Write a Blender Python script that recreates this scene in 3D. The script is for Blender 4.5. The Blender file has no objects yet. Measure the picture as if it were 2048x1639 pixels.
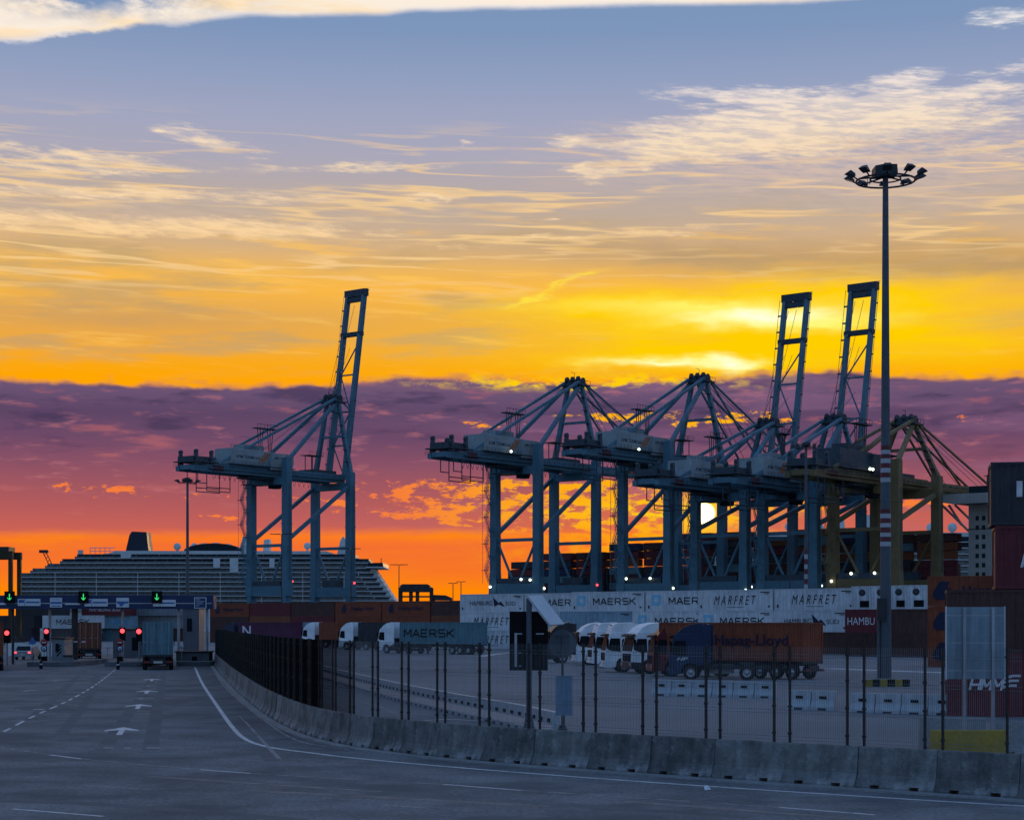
import bpy, bmesh, math, random
from mathutils import Vector, Matrix

# ---------------------------------------------------------------- camera
SC = bpy.context.scene
COL = SC.collection
FOC, CX, HY, EYE = 3600.0, 1024.0, 1243.0, 3.9      # focal length (px of a 2048 wide frame), principal column, horizon row, eye height (m)
cam_d = bpy.data.cameras.new('camera')
cam = bpy.data.objects.new('camera', cam_d); COL.objects.link(cam)
cam.location = (0, 0, EYE); cam.rotation_euler = (math.radians(90), 0, 0)
cam_d.sensor_fit = 'HORIZONTAL'; cam_d.sensor_width = 36.0
cam_d.lens = 36.0 * FOC / 2048.0
cam_d.shift_y = (HY - 819.5) / 2048.0                # verticals stay vertical, as in the photograph
cam_d.clip_start = 0.2; cam_d.clip_end = 30000
SC.camera = cam
SC.render.resolution_x, SC.render.resolution_y = 1024, 819
SC.view_settings.view_transform = 'Standard'; SC.view_settings.look = 'None'
SC.view_settings.exposure = 0.0; SC.view_settings.gamma = 1.0
SC.view_settings.use_curve_mapping = False
SC.cycles.use_denoising = True
SC.cycles.use_adaptive_sampling = True; SC.cycles.adaptive_threshold = 0.015; SC.cycles.adaptive_min_samples = 12
SC.cycles.max_bounces = 6

def G(x, y):                       # ground point under a pixel of the photograph
    u = EYE / (y - HY)
    return Vector(((x - CX) * u, FOC * u, 0))
def AT(x, y, Y):                   # point at depth Y
    return Vector(((x - CX) * Y / FOC, Y, EYE + (HY - y) * Y / FOC))
def XA(x, Y): return (x - CX) * Y / FOC
def ZA(y, Y): return EYE + (HY - y) * Y / FOC
def lin(c):
    c = c / 255.0
    return c / 12.92 if c <= 0.04045 else ((c + 0.055) / 1.055) ** 2.4
def rgb(r, g, b): return (lin(r), lin(g), lin(b), 1.0)

# ---------------------------------------------------------------- sky
SUN_AZ = math.atan((1408 - CX) / FOC)
SUN_EL = math.atan((HY - 1026) / FOC)
W = bpy.data.worlds.new('World'); SC.world = W; W.use_nodes = True
NT = W.node_tree; NT.nodes.clear()

class S:                            # small expression helper over math nodes
    def __init__(self, sock): self.s = sock
    def _b(self, o, op, rev=False):
        n = NT.nodes.new('ShaderNodeMath'); n.operation = op
        a, b = (o, self) if rev else (self, o)
        for i, v in enumerate((a, b)):
            if isinstance(v, S): NT.links.new(v.s, n.inputs[i])
            else: n.inputs[i].default_value = v
        return S(n.outputs[0])
    def __add__(s, o): return s._b(o, 'ADD')
    def __radd__(s, o): return s._b(o, 'ADD', True)
    def __sub__(s, o): return s._b(o, 'SUBTRACT')
    def __rsub__(s, o): return s._b(o, 'SUBTRACT', True)
    def __mul__(s, o): return s._b(o, 'MULTIPLY')
    def __rmul__(s, o): return s._b(o, 'MULTIPLY', True)
    def __truediv__(s, o): return s._b(o, 'DIVIDE')
    def __pow__(s, o): return s._b(o, 'POWER')
    def mx(s, o): return s._b(o, 'MAXIMUM')
    def mn(s, o): return s._b(o, 'MINIMUM')
    def at2(s, o): return s._b(o, 'ARCTAN2')
    def rexp(s): return S(_const(math.e)) ** s
def _const(v):
    n = NT.nodes.new('ShaderNodeValue'); n.outputs[0].default_value = v
    return n.outputs[0]
def sstep(a, b, x):
    n = NT.nodes.new('ShaderNodeMapRange'); n.interpolation_type = 'SMOOTHSTEP'
    NT.links.new(x.s, n.inputs[0])
    for i, v in ((1, a), (2, b)):
        if isinstance(v, S): NT.links.new(v.s, n.inputs[i])
        else: n.inputs[i].default_value = v
    return S(n.outputs[0])
def sw_noise(kx, kz, detail=5, rough=0.55, seed=0.0, dist=0.0, tilt=0.0):
    """seamless cloud noise on the direction, kx horizontal, kz vertical frequency; tilt slopes the streaks"""
    c = NT.nodes.new('ShaderNodeCombineXYZ')
    NT.links.new((DX * kx).s, c.inputs[0]); NT.links.new((DY * kx + seed).s, c.inputs[1])
    NT.links.new((DZ * kz + DX * (tilt * kz)).s, c.inputs[2])
    n = NT.nodes.new('ShaderNodeTexNoise'); n.inputs['Scale'].default_value = 1.0
    n.inputs['Detail'].default_value = detail; n.inputs['Roughness'].default_value = rough
    n.inputs['Distortion'].default_value = dist
    NT.links.new(c.outputs[0], n.inputs['Vector'])
    return S(n.outputs[0])
def cmix(a, b, f):
    n = NT.nodes.new('ShaderNodeMix'); n.data_type = 'RGBA'
    n.inputs[0].default_value = 0.5
    NT.links.new(f.s, n.inputs[0])
    for i, v in ((6, a), (7, b)):
        if isinstance(v, tuple): n.inputs[i].default_value = v
        else: NT.links.new(v, n.inputs[i])
    return n.outputs[2]
def cscale(c, f):
    n = NT.nodes.new('ShaderNodeVectorMath'); n.operation = 'SCALE'
    if isinstance(c, tuple): n.inputs[0].default_value = c[:3]
    else: NT.links.new(c, n.inputs[0])
    if isinstance(f, S): NT.links.new(f.s, n.inputs[3])
    else: n.inputs[3].default_value = f
    return n.outputs[0]
def cadd(a, b):
    n = NT.nodes.new('ShaderNodeVectorMath'); n.operation = 'ADD'
    NT.links.new(a, n.inputs[0]); NT.links.new(b, n.inputs[1])
    return n.outputs[0]
def ramp(x, lo, hi, stops):
    n = NT.nodes.new('ShaderNodeValToRGB')
    t = (x - lo) * (1.0 / (hi - lo)); NT.links.new(t.s, n.inputs[0])
    el = n.color_ramp.elements
    stops = sorted(((p - lo) / (hi - lo), c) for p, c in stops)
    el[0].position, el[0].color = stops[0]
    el[1].position, el[1].color = stops[-1]
    for p, c in stops[1:-1]:
        e = el.new(p); e.color = c
    return n.outputs[0]

_tc = NT.nodes.new('ShaderNodeTexCoord')
_sp = NT.nodes.new('ShaderNodeSeparateXYZ'); NT.links.new(_tc.outputs['Generated'], _sp.inputs[0])
DX, DY, DZ = (S(_sp.outputs[i]) for i in range(3))
HORIZ = (DX * DX + DY * DY + 1e-6) ** 0.5
A = DX.at2(DY) * FOC                                   # bearing from the photograph's axis, in 1/3600 rad
V = (DZ / HORIZ) * FOC                                 # height above the horizon in the same unit
def AX(x): return FOC * math.atan((x - CX) / FOC)
def VY(y, x=CX): return (HY - y) * math.cos(math.atan((x - CX) / FOC))
def edge(pts):
    """height of a cloud edge along the bearing, given in (column, row) pairs"""
    n = NT.nodes.new('ShaderNodeValToRGB'); lo, hi = AX(-400), AX(2448)
    NT.links.new(((A - lo) * (1 / (hi - lo))).s, n.inputs[0])
    n.color_ramp.interpolation = 'EASE'
    el = n.color_ramp.elements
    P = [((AX(x) - lo) / (hi - lo), VY(y, x) / 1500.0) for x, y in pts]
    el[0].position = P[0][0]; el[0].color = (P[0][1],) * 3 + (1,)
    el[1].position = P[-1][0]; el[1].color = (P[-1][1],) * 3 + (1,)
    for p, v in P[1:-1]:
        e = el.new(p); e.color = (v, v, v, 1)
    return S(n.outputs[0]) * 1500.0
wA = (sw_noise(30, 90, 3, 0.6, 3.0) - 0.5)
wB = (sw_noise(30, 90, 3, 0.6, 11.0) - 0.5)
AW, VW = A + wA * 160.0, V + wB * 46.0                 # wind-warped coordinates
def _vec(a, v):
    c = NT.nodes.new('ShaderNodeCombineXYZ')
    NT.links.new(a.s, c.inputs[0]); NT.links.new(v.s, c.inputs[1])
    return c.outputs[0]
PWARP, PFLAT = _vec(AW, VW), _vec(A, V)
def blob(x, y, rx, ry, slope=0.0, warp=1):
    """soft elliptic patch of sky round the bearing and height of (column, row)"""
    m = NT.nodes.new('ShaderNodeMapping'); m.vector_type = 'TEXTURE'
    NT.links.new(PWARP if warp else PFLAT, m.inputs['Vector'])
    m.inputs['Location'].default_value = (AX(x), VY(y, x), 0)
    m.inputs['Rotation'].default_value = (0, 0, math.atan(slope))
    m.inputs['Scale'].default_value = (rx * 2.3, ry * 2.3, 1)
    g = NT.nodes.new('ShaderNodeTexGradient'); g.gradient_type = 'QUADRATIC_SPHERE'
    NT.links.new(m.outputs[0], g.inputs[0])
    return S(g.outputs[1])
def total(lst):
    t = lst[0]
    for b in lst[1:]: t = t + b
    return t

# clear sky above the cloud deck
up = ramp(V, 0, 3600, [(p, c) for p, c in (
    (0, rgb(255, 160, 0)), (480, rgb(255, 166, 0)), (510, rgb(250, 168, 24)), (545, rgb(244, 170, 55)), (605, rgb(240, 174, 72)),
    (665, rgb(250, 184, 70)), (700, rgb(238, 182, 92)), (745, rgb(214, 176, 130)), (800, rgb(194, 172, 152)),
    (860, rgb(183, 170, 168)), (930, rgb(170, 168, 186)), (1000, rgb(161, 166, 192)), (1090, rgb(144, 159, 192)),
    (1180, rgb(126, 150, 187)), (1300, rgb(116, 146, 186)), (2200, rgb(108, 148, 204)), (3600, rgb(108, 146, 202)))])
# long thin streaks of high cloud between gold and dull tan
st = sw_noise(16, 170, 4, 0.6, 1.7, 0.0, 0.05)
st2 = sw_noise(9, 60, 4, 0.55, 5.1, 0.0, -0.03)
zone = sstep(VY(775), VY(700), V) * (1.0 - sstep(VY(560), VY(330), V))
fil = sw_noise(7, 130, 3, 0.5, 23.0, 0.0, 0.02)
fila = sstep(0.05, 0.0, ((fil - 0.47) * (fil - 0.47)) ** 0.5)
up = cmix(up, rgb(186, 160, 118), sstep(0.50, 0.66, st2) * zone * 0.62)
up = cmix(up, rgb(255, 196, 92), sstep(0.53, 0.72, st) * zone * 0.75)
zone2 = sstep(VY(640), VY(520), V) * sstep(VY(210), VY(380), V)
up = cmix(up, rgb(252, 210, 146), fila * zone2 * sstep(0.36, 0.56, st2) * 0.75)
right_grey = blob(1950, 530, 420, 34, -0.03) + blob(1350, 505, 300, 26, -0.02) * 0.5 + blob(250, 635, 420, 34) * 0.5
up = cmix(up, rgb(176, 146, 112), right_grey.mn(0.8))
# pale cirrus
wisp = sw_noise(34, 230, 6, 0.72, 8.2, 0.0, 0.06)
cir = total([blob(60, 300, 250, 16, -0.03), blob(160, 338, 190, 11), blob(430, 280, 95, 26, -0.22), blob(750, 334, 160, 9, 0.05),
             blob(230, 388, 430, 14, 0.02), blob(520, 452, 210, 17, 0.0), blob(120, 440, 260, 15), blob(330, 462, 330, 10),
             blob(1480, 190, 150, 18, -0.10), blob(1720, 215, 230, 34, -0.10), blob(1460, 268, 200, 30, -0.02),
             blob(1640, 250, 260, 44, 0.04), blob(1900, 190, 200, 14, 0.02), blob(2010, 40, 60, 20), blob(2030, 135, 60, 14, 0.15),
             blob(1820, 158, 60, 16), blob(1350, 300, 120, 24, 0.1), blob(1160, 332, 26, 6), blob(1150, 285, 40, 9), blob(1205, 350, 45, 14),
             blob(1090, 432, 30, 4), blob(940, 287, 22, 9, -0.4), blob(1160, 475, 300, 8, 0.06), blob(900, 398, 60, 4), blob(1900, 300, 300, 40, -0.04) * 0.5])
cirm = sstep(0.14, 0.98, cir * 0.95 + (wisp - 0.5) * 2.9 * sstep(0.0, 0.35, cir)) * sstep(0.02, 0.3, cir)
wisp2 = sw_noise(60, 420, 4, 0.6, 33.0, 0.0, 0.09)
veil = (blob(1800, 330, 420, 75, -0.03) * 0.75 + blob(1500, 300, 300, 50) * 0.5 + blob(250, 420, 460, 40) * 0.35).mn(0.8)
up = cmix(up, rgb(222, 192, 172), veil * sstep(0.30, 0.66, wisp2))
circ = ramp(V, VY(600), VY(60), [(VY(560), rgb(255, 205, 120)), (VY(450), rgb(250, 214, 168)), (VY(320), rgb(248, 220, 182)), (VY(250), rgb(246, 224, 200)), (VY(180), rgb(240, 226, 218)), (VY(70), rgb(240, 236, 234))])
up = cmix(up, circ, cirm * (0.50 + 0.48 * sstep(0.38, 0.62, wisp2)))
# the wide cream bank along the top, with a crisp lower edge
bank_n = sw_noise(34, 80, 5, 0.62, 15.3) - 0.5
bank_e = edge([(-400, 130), (0, 86), (180, 76), (330, 56), (520, 38), (740, 38), (850, 28), (1020, 24), (1250, 18), (1480, 16), (1700, 6), (2048, -30), (2448, -60)])
soft = 1.0 - sstep(AX(100), AX(560), A)
bank = sstep(0.0, 1.0, ((V + bank_n * (12.0 + soft * 46.0)) - bank_e) * (1.0 / 16.0))
hole = (blob(190, -6, 190, 34, 0.0) * 1.5 * sstep(-0.14, 0.1, bank_n)).mn(1.0)
bank = bank * (1.0 - hole) * (1.0 - 0.75 * sstep(1450.0, 1900.0, V))
bcol = cmix(rgb(252, 238, 222), rgb(255, 222, 172), sstep(0.42, 0.62, st2))
bcol = cmix(rgb(225, 222, 228), bcol, sstep(0.0, 22.0, V - bank_e))
up = cmix(up, bcol, bank)
# light breaking through near the sun
glow_n = sw_noise(11, 90, 3, 0.55, 40.0) * 1.5 + 0.2
g1 = (blob(1520, 640, 330, 52) + blob(1300, 610, 260, 26) * 0.8 + blob(1760, 600, 260, 46) * 0.55 + blob(1420, 722, 250, 24) * 0.9 + blob(1900, 690, 330, 60) * 0.5 + blob(1230, 690, 420, 60) * 0.35) * glow_n
up = cmix(up, rgb(255, 206, 0), (g1 * 1.35).mn(1.0))
g2 = (blob(1520, 634, 150, 16) * 1.3 + blob(1620, 646, 120, 12) + blob(1340, 728, 120, 9) + blob(1468, 728, 34, 14) * 1.2 + blob(1400, 610, 230, 13) * 0.55) * glow_n
up = cmix(up, (1.0, 0.93, 0.16, 1), (g2 * 1.5).mn(1.0))
up = cmix(up, (1.15, 1.05, 0.75, 1), ((blob(1535, 634, 100, 13) + blob(1340, 729, 80, 6) * 0.7 + blob(1470, 727, 24, 12)) * glow_n * 1.2).mn(1.0))
con = blob(1065, 598, 34, 4.5, 0.36) * 1.3 + blob(1140, 566, 44, 4, 0.36) * 0.8 + blob(1190, 547, 24, 3.5, 0.1) * 0.6
up = cmix(up, rgb(255, 222, 70), (con * (wisp * 2.4)).mn(1.0))

# the mauve cloud deck with its flecks
dn0 = sw_noise(40, 200, 3, 0.6, 57.0)
bump = (sw_noise(75, 95, 2, 0.5, 51.0) - 0.5) * 18.0 + (wA + wB) * 10.0
deck_e = edge([(-400, 752), (0, 764), (300, 772), (480, 777), (640, 772), (860, 757), (1024, 764), (1120, 772), (1300, 764), (1420, 762), (1560, 752), (1680, 742), (1760, 756), (1900, 760), (2048, 756), (2448, 748)])
deck = sstep(5.0, -5.0, V - deck_e - bump)
fringe = sstep(13.0, -6.0, V - deck_e - bump * 1.9 - (dn0 - 0.5) * 40.0)
up = cmix(up, rgb(206, 132, 84), fringe * 0.75)
dk = ramp(V, 0, 520, [(0, rgb(214, 98, 76)), (178, rgb(204, 98, 84)), (215, rgb(186, 93, 91)), (265, rgb(162, 87, 96)), (310, rgb(140, 82, 102)),
                      (362, rgb(110, 74, 104)), (412, rgb(94, 70, 102)), (452, rgb(106, 82, 114)), (480, rgb(118, 88, 116)), (520, rgb(126, 90, 112))])
dn = sw_noise(22, 120, 4, 0.58, 60.0)
dk = cmix(dk, rgb(196, 118, 124), sstep(0.56, 0.74, dn0) * 0.5 * sstep(VY(1050), VY(960), V))
dk = cmix(dk, rgb(66, 54, 86), sstep(0.50, 0.68, dn) * sstep(VY(960), VY(850), V) * 0.7)
dk = cmix(dk, rgb(206, 112, 108), sstep(0.42, 0.26, dn) * 0.38)
dk = cmix(dk, rgb(136, 96, 130), sstep(0.50, 0.64, st2) * 0.45 * sstep(AX(500), AX(1300), A))
fl = sw_noise(80, 230, 5, 0.66, 70.0)
flz = total([blob(890, 998, 190, 22, 0.02) * 1.3, blob(1090, 1012, 230, 30) * 1.2, blob(1290, 1030, 240, 40) * 1.3, blob(970, 1030, 130, 12) * 0.8, blob(1200, 975, 120, 10) * 0.6, blob(1000, 965, 220, 8) * 0.7, blob(1440, 838, 150, 15),
             blob(1260, 832, 60, 9), blob(1150, 835, 70, 8) * 0.6, blob(980, 850, 60, 9) * 0.6, blob(1880, 1000, 160, 10) * 1.0, blob(1950, 838, 60, 7) * 0.7,
             blob(1760, 838, 50, 6) * 0.6, blob(440, 1032, 60, 5) * 0.9, blob(700, 968, 60, 7) * 0.5, blob(160, 975, 60, 9) * 0.6, blob(265, 980, 40, 10) * 0.6, blob(540, 900, 60, 6) * 0.3,
             blob(720, 830, 60, 8) * 0.35, blob(400, 990, 300, 14) * 0.3, blob(1600, 1000, 160, 12) * 0.6])
flm = sstep(0.30, 0.58, flz.mn(0.75) * 0.6 + (fl - 0.5) * 3.0 * sstep(0.04, 0.3, flz)) * sstep(0.03, 0.25, flz)
flc = cmix(rgb(246, 126, 58), rgb(255, 178, 16), sstep(AX(760), AX(1180), A) * sstep(AX(1750), AX(1450), A))
dk = cmix(dk, flc, flm)
dk = cmix(dk, rgb(255, 128, 36), (blob(1360, 1045, 360, 70, 0, 0) * 0.5).mn(1.0))
dk = cmix(dk, rgb(255, 205, 24), ((blob(1330, 1022, 190, 22) * 1.2 + blob(1290, 1075, 130, 14) * 0.8 + blob(1460, 1070, 90, 10) * 0.7) * sstep(0.40, 0.56, fl)).mn(1.0))
# fiery strip under the deck
low_e = edge([(-400, 1068), (0, 1066), (700, 1062), (1024, 1062), (1300, 1060), (2048, 1075), (2448, 1080)]) + (st2 - 0.5) * 12.0
lowm = sstep(11.0, -12.0, V - low_e + (dn0 - 0.5) * 14.0) * (1.0 - 0.55 * sstep(AX(1450), AX(1700), A))
lowc = ramp(V, -60, 200, [(-60, rgb(255, 140, 0)), (60, rgb(255, 136, 0)), (100, rgb(247, 118, 36)), (150, rgb(243, 112, 48)), (172, rgb(252, 124, 34)), (200, rgb(255, 120, 40))])
lown = st2
lowc = cmix(lowc, rgb(255, 138, 8), sstep(0.48, 0.66, lown) * 0.7)
lowc = cmix(lowc, rgb(255, 178, 10), (blob(1330, 1085, 230, 42) * 1.1).mn(1.0) * sstep(0.4, 0.6, fl))
dk = cmix(dk, lowc, lowm)
fleck_edge = (blob(1180, 764, 250, 11, 0.0) * 1.5 * sstep(0.42, 0.62, fl) * 1.3).mn(1.0)
front = cmix(up, dk, deck)
front = cmix(front, rgb(255, 205, 10), fleck_edge)
# the sun itself, veiled, and the brightness round it
SX = AX(1408); SV = VY(1026, 1408)
r2 = (A - SX) * (A - SX) + (V - SV) * (V - SV)
halo = (r2 * (-1.0 / (46.0 ** 2))).rexp()
core = sstep(24.0, 12.0, r2 ** 0.5)
front = cmix(front, rgb(255, 190, 20), (halo * 1.3).mn(1.0))
front = cadd(front, cscale((1.0, 0.72, 0.25, 1), halo * 0.14))
front = cadd(front, cscale((1.0, 0.85, 0.5, 1), core * 7.0))
# away from the sun: the even blue dusk that Nishita gives
sky = NT.nodes.new('ShaderNodeTexSky'); sky.sky_type = 'NISHITA'; sky.sun_disc = False
sky.sun_elevation = SUN_EL; sky.sun_rotation = SUN_AZ
sky.altitude = 10; sky.air_density = 1.0; sky.dust_density = 1.0; sky.ozone_density = 2.0
nish = cscale(sky.outputs[0], 0.085)
back = ramp(V, -200, 3600, [(-200, rgb(60, 66, 84)), (0, rgb(122, 136, 172)), (400, rgb(118, 142, 184)), (1400, rgb(104, 142, 198)), (3600, rgb(100, 140, 198))])
back = cadd(cscale(back, 1.05), nish)
face = (DX * math.sin(SUN_AZ) + DY * math.cos(SUN_AZ)) / HORIZ
fw = sstep(0.15, 0.91, face) * (1.0 - sstep(0.70, 0.97, DZ))
col = cmix(back, front, fw)
bg = NT.nodes.new('ShaderNodeBackground'); bg.inputs['Strength'].default_value = 1.0
NT.links.new(col, bg.inputs['Color'])
wo = NT.nodes.new('ShaderNodeOutputWorld'); NT.links.new(bg.outputs[0], wo.inputs[0])
W.cycles.sampling_method = 'MANUAL'; W.cycles.sample_map_resolution = 256

# ---------------------------------------------------------------- sun lamp (low, veiled by cloud)
sun_d = bpy.data.lights.new('sun', 'SUN'); sun_d.energy = 0.35; sun_d.angle = math.radians(3.0); sun_d.color = (1.0, 0.62, 0.30)
sun = bpy.data.objects.new('sun', sun_d); COL.objects.link(sun)
_d = Vector((math.sin(SUN_AZ) * math.cos(SUN_EL), math.cos(SUN_AZ) * math.cos(SUN_EL), math.sin(SUN_EL)))
sun.rotation_euler = _d.to_track_quat('Z', 'Y').to_euler()

# ================================================================ helpers
def pm(name, col, rough=0.6, metal=0.0, spec=0.3, var=0.18, scale=1.2, fine=0.10, fscale=14.0, streak=0.0, bump=0.0, bscale=30.0, stain=None, coat=0.0, coord='Object', rand=0.0):
    """procedural painted / mineral surface: broad and fine tone variation, run-down streaks, stains, fine relief"""
    m = bpy.data.materials.new(name); m.use_nodes = True
    t = m.node_tree; N = t.nodes; L = t.links
    b = N['Principled BSDF']
    tc = N.new('ShaderNodeTexCoord')
    def noise(sc, det=4, vec=None, rgh=0.6):
        n = N.new('ShaderNodeTexNoise'); n.inputs['Scale'].default_value = sc; n.inputs['Detail'].default_value = det; n.inputs['Roughness'].default_value = rgh
        L.new(vec or tc.outputs[coord], n.inputs['Vector']); return n.outputs[0]
    def rng(s, a, bb, lo, hi):
        n = N.new('ShaderNodeMapRange'); L.new(s, n.inputs[0])
        for i, v in enumerate((a, bb, lo, hi)): n.inputs[i + 1].default_value = v
        return n.outputs[0]
    def mul(a, c):
        n = N.new('ShaderNodeMath'); n.operation = 'MULTIPLY'; L.new(a, n.inputs[0]); L.new(c, n.inputs[1]); return n.outputs[0]
    f = rng(noise(scale), 0.3, 0.7, 1 - var, 1 + var * 0.6)
    if fine: f = mul(f, rng(noise(fscale, 3), 0.3, 0.7, 1 - fine, 1 + fine))
    if streak:
        mp = N.new('ShaderNodeMapping'); mp.inputs['Scale'].default_value = (5, 5, 0.35); L.new(tc.outputs[coord], mp.inputs[0])
        f = mul(f, rng(noise(1.0, 4, mp.outputs[0]), 0.38, 0.72, 1.0, 1 - streak))
    if rand:
        oi = N.new('ShaderNodeObjectInfo'); f = mul(f, rng(oi.outputs['Random'], 0, 1, 1 - rand, 1 + rand))
        ad = N.new('ShaderNodeVectorMath'); ad.operation = 'ADD'; L.new(tc.outputs[coord], ad.inputs[0]); sc_ = N.new('ShaderNodeVectorMath'); sc_.operation = 'SCALE'; sc_.inputs[0].default_value = (37, 19, 53); L.new(oi.outputs['Random'], sc_.inputs[3]); L.new(sc_.outputs[0], ad.inputs[1])
        f = mul(f, rng(noise(2.2, 5, ad.outputs[0], 0.65), 0.3, 0.7, 1 - rand * 1.35, 1 + rand * 1.05))
    v = N.new('ShaderNodeVectorMath'); v.operation = 'SCALE'; v.inputs[0].default_value = col[:3]; L.new(f, v.inputs[3])
    c = v.outputs[0]
    if stain:
        mx = N.new('ShaderNodeMix'); mx.data_type = 'RGBA'; L.new(rng(noise(stain[1], 6, None, 0.7), stain[2], stain[2] + 0.12, 0, stain[3]), mx.inputs[0])
        L.new(c, mx.inputs[6]); mx.inputs[7].default_value = tuple(stain[0][:3]) + (1,); c = mx.outputs[2]
    L.new(c, b.inputs['Base Color'])
    L.new(rng(noise(scale * 2.3, 3), 0.3, 0.7, max(rough - 0.1, 0.02), min(rough + 0.1, 1.0)), b.inputs['Roughness'])
    b.inputs['Metallic'].default_value = metal; b.inputs['Specular IOR Level'].default_value = spec
    b.inputs['Coat Weight'].default_value = coat
    if bump:
        bp = N.new('ShaderNodeBump'); bp.inputs['Strength'].default_value = bump; bp.inputs['Distance'].default_value = 0.02
        L.new(noise(bscale, 5), bp.inputs['Height']); L.new(bp.outputs[0], b.inputs['Normal'])
    return m
def em(name, col, strength):
    m = bpy.data.materials.new(name); m.use_nodes = True
    b = m.node_tree.nodes['Principled BSDF']; b.inputs['Base Color'].default_value = (0.02, 0.02, 0.02, 1)
    b.inputs['Emission Color'].default_value = tuple(col) + (1,); b.inputs['Emission Strength'].default_value = strength
    return m
def glassy(name, col, rough=0.08):
    return pm(name, col, rough, 0, 0.6, 0.2, 0.6, 0.0)

class MB:
    """collects solids and builds ONE mesh object"""
    def __init__(s): s.v = []; s.f = []; s.m = []; s.mi = 0; s.sm = []
    def add(s, vs, fs, smooth=False):
        o = len(s.v); s.v += [tuple(p) for p in vs]
        for f in fs: s.f.append(tuple(i + o for i in f)); s.m.append(s.mi); s.sm.append(smooth)
    def box(s, c, d, M=None):
        c = Vector(c); x, y, z = d[0] / 2, d[1] / 2, d[2] / 2
        vs = [Vector(p) for p in ((-x, -y, -z), (x, -y, -z), (x, y, -z), (-x, y, -z), (-x, -y, z), (x, -y, z), (x, y, z), (-x, y, z))]
        if M is not None: vs = [M @ p for p in vs]
        s.add([p + c for p in vs], [(0, 3, 2, 1), (4, 5, 6, 7), (0, 1, 5, 4), (1, 2, 6, 5), (2, 3, 7, 6), (3, 0, 4, 7)]); return s
    def bx(s, x0, x1, y0, y1, z0, z1): return s.box(((x0 + x1) / 2, (y0 + y1) / 2, (z0 + z1) / 2), (abs(x1 - x0), abs(y1 - y0), abs(z1 - z0)))
    def _frame(s, p, q, up=(0, 0, 1)):
        d = (Vector(q) - Vector(p)).normalized(); up = Vector(up)
        if abs(d.dot(up)) > 0.98: up = Vector((0, 1, 0)) if abs(d.y) < 0.9 else Vector((1, 0, 0))
        a = d.cross(up).normalized(); return a, a.cross(d).normalized()
    def beam(s, p, q, w, h, up=(0, 0, 1), w2=None, h2=None):
        p, q = Vector(p), Vector(q); a, b = s._frame(p, q, up); w2 = w if w2 is None else w2; h2 = h if h2 is None else h2
        vs = [p + a * i * w / 2 + b * j * h / 2 for i, j in ((-1, -1), (1, -1), (1, 1), (-1, 1))] + [q + a * i * w2 / 2 + b * j * h2 / 2 for i, j in ((-1, -1), (1, -1), (1, 1), (-1, 1))]
        s.add(vs, [(0, 1, 2, 3), (7, 6, 5, 4), (0, 4, 5, 1), (1, 5, 6, 2), (2, 6, 7, 3), (3, 7, 4, 0)]); return s
    def tube(s, p, q, r, n=8, r2=None, caps=True):
        p, q = Vector(p), Vector(q); a, b = s._frame(p, q); r2 = r if r2 is None else r2
        vs = [c + (a * math.cos(t) + b * math.sin(t)) * rr for c, rr in ((p, r), (q, r2)) for t in (2 * math.pi * i / n for i in range(n))]
        s.add(vs, [(i, (i + 1) % n, n + (i + 1) % n, n + i) for i in range(n)], n > 5)
        if caps: s.add(vs, [tuple(range(n))[::-1], tuple(range(n, 2 * n))])
        return s
    def lathe(s, c, prof, n=12, axis='Z', smooth=True):
        c = Vector(c); vs = []
        for r, h in prof:
            for i in range(n):
                t = 2 * math.pi * i / n; a, b = r * math.cos(t), r * math.sin(t)
                vs.append(c + (Vector((a, b, h)) if axis == 'Z' else Vector((a, h, b)) if axis == 'Y' else Vector((h, a, b))))
        fs = [(k * n + i, k * n + (i + 1) % n, (k + 1) * n + (i + 1) % n, (k + 1) * n + i) for k in range(len(prof) - 1) for i in range(n)]
        s.add(vs, fs, smooth); return s
    def ball(s, c, r, n=10): return s.lathe(c, [(r * math.sin(math.pi * k / n) + 1e-4, -r * math.cos(math.pi * k / n)) for k in range(n + 1)], n + 2)
    def prism(s, poly, y0, y1, M=None, inset=0.0):
        """polygon in x,z pushed along y; inset bevels both rims"""
        n = len(poly); cx = sum(p[0] for p in poly) / n; cz = sum(p[1] for p in poly) / n
        def ring(y, k): return [Vector((cx + (x - cx) * k, y, cz + (z - cz) * k)) for x, z in poly]
        rings = [ring(y0, 1), ring(y1, 1)] if not inset else [ring(y0, 1 - inset), ring(y0 + inset * 1.2, 1), ring(y1 - inset * 1.2, 1), ring(y1, 1 - inset)]
        vs = [p for r in rings for p in r]
        if M is not None: vs = [M @ p for p in vs]
        fs = [(k * n + i, k * n + (i + 1) % n, (k + 1) * n + (i + 1) % n, (k + 1) * n + i) for k in range(len(rings) - 1) for i in range(n)]
        fs += [tuple(range(n))[::-1], tuple(range((len(rings) - 1) * n, len(rings) * n))]
        s.add(vs, fs); return s
    def mesh(s, name='mesh'):
        me = bpy.data.meshes.new(name); me.from_pydata(s.v, [], s.f)
        me.polygons.foreach_set('use_smooth', s.sm); me.polygons.foreach_set('material_index', s.m)
        me.update(); bm = bmesh.new(); bm.from_mesh(me); bmesh.ops.recalc_face_normals(bm, faces=bm.faces); bm.to_mesh(me); bm.free()
        return me
    def build(s, name, mat, parent=None, loc=None):
        return put(name, s.mesh(name), mat, parent, loc)
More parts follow.
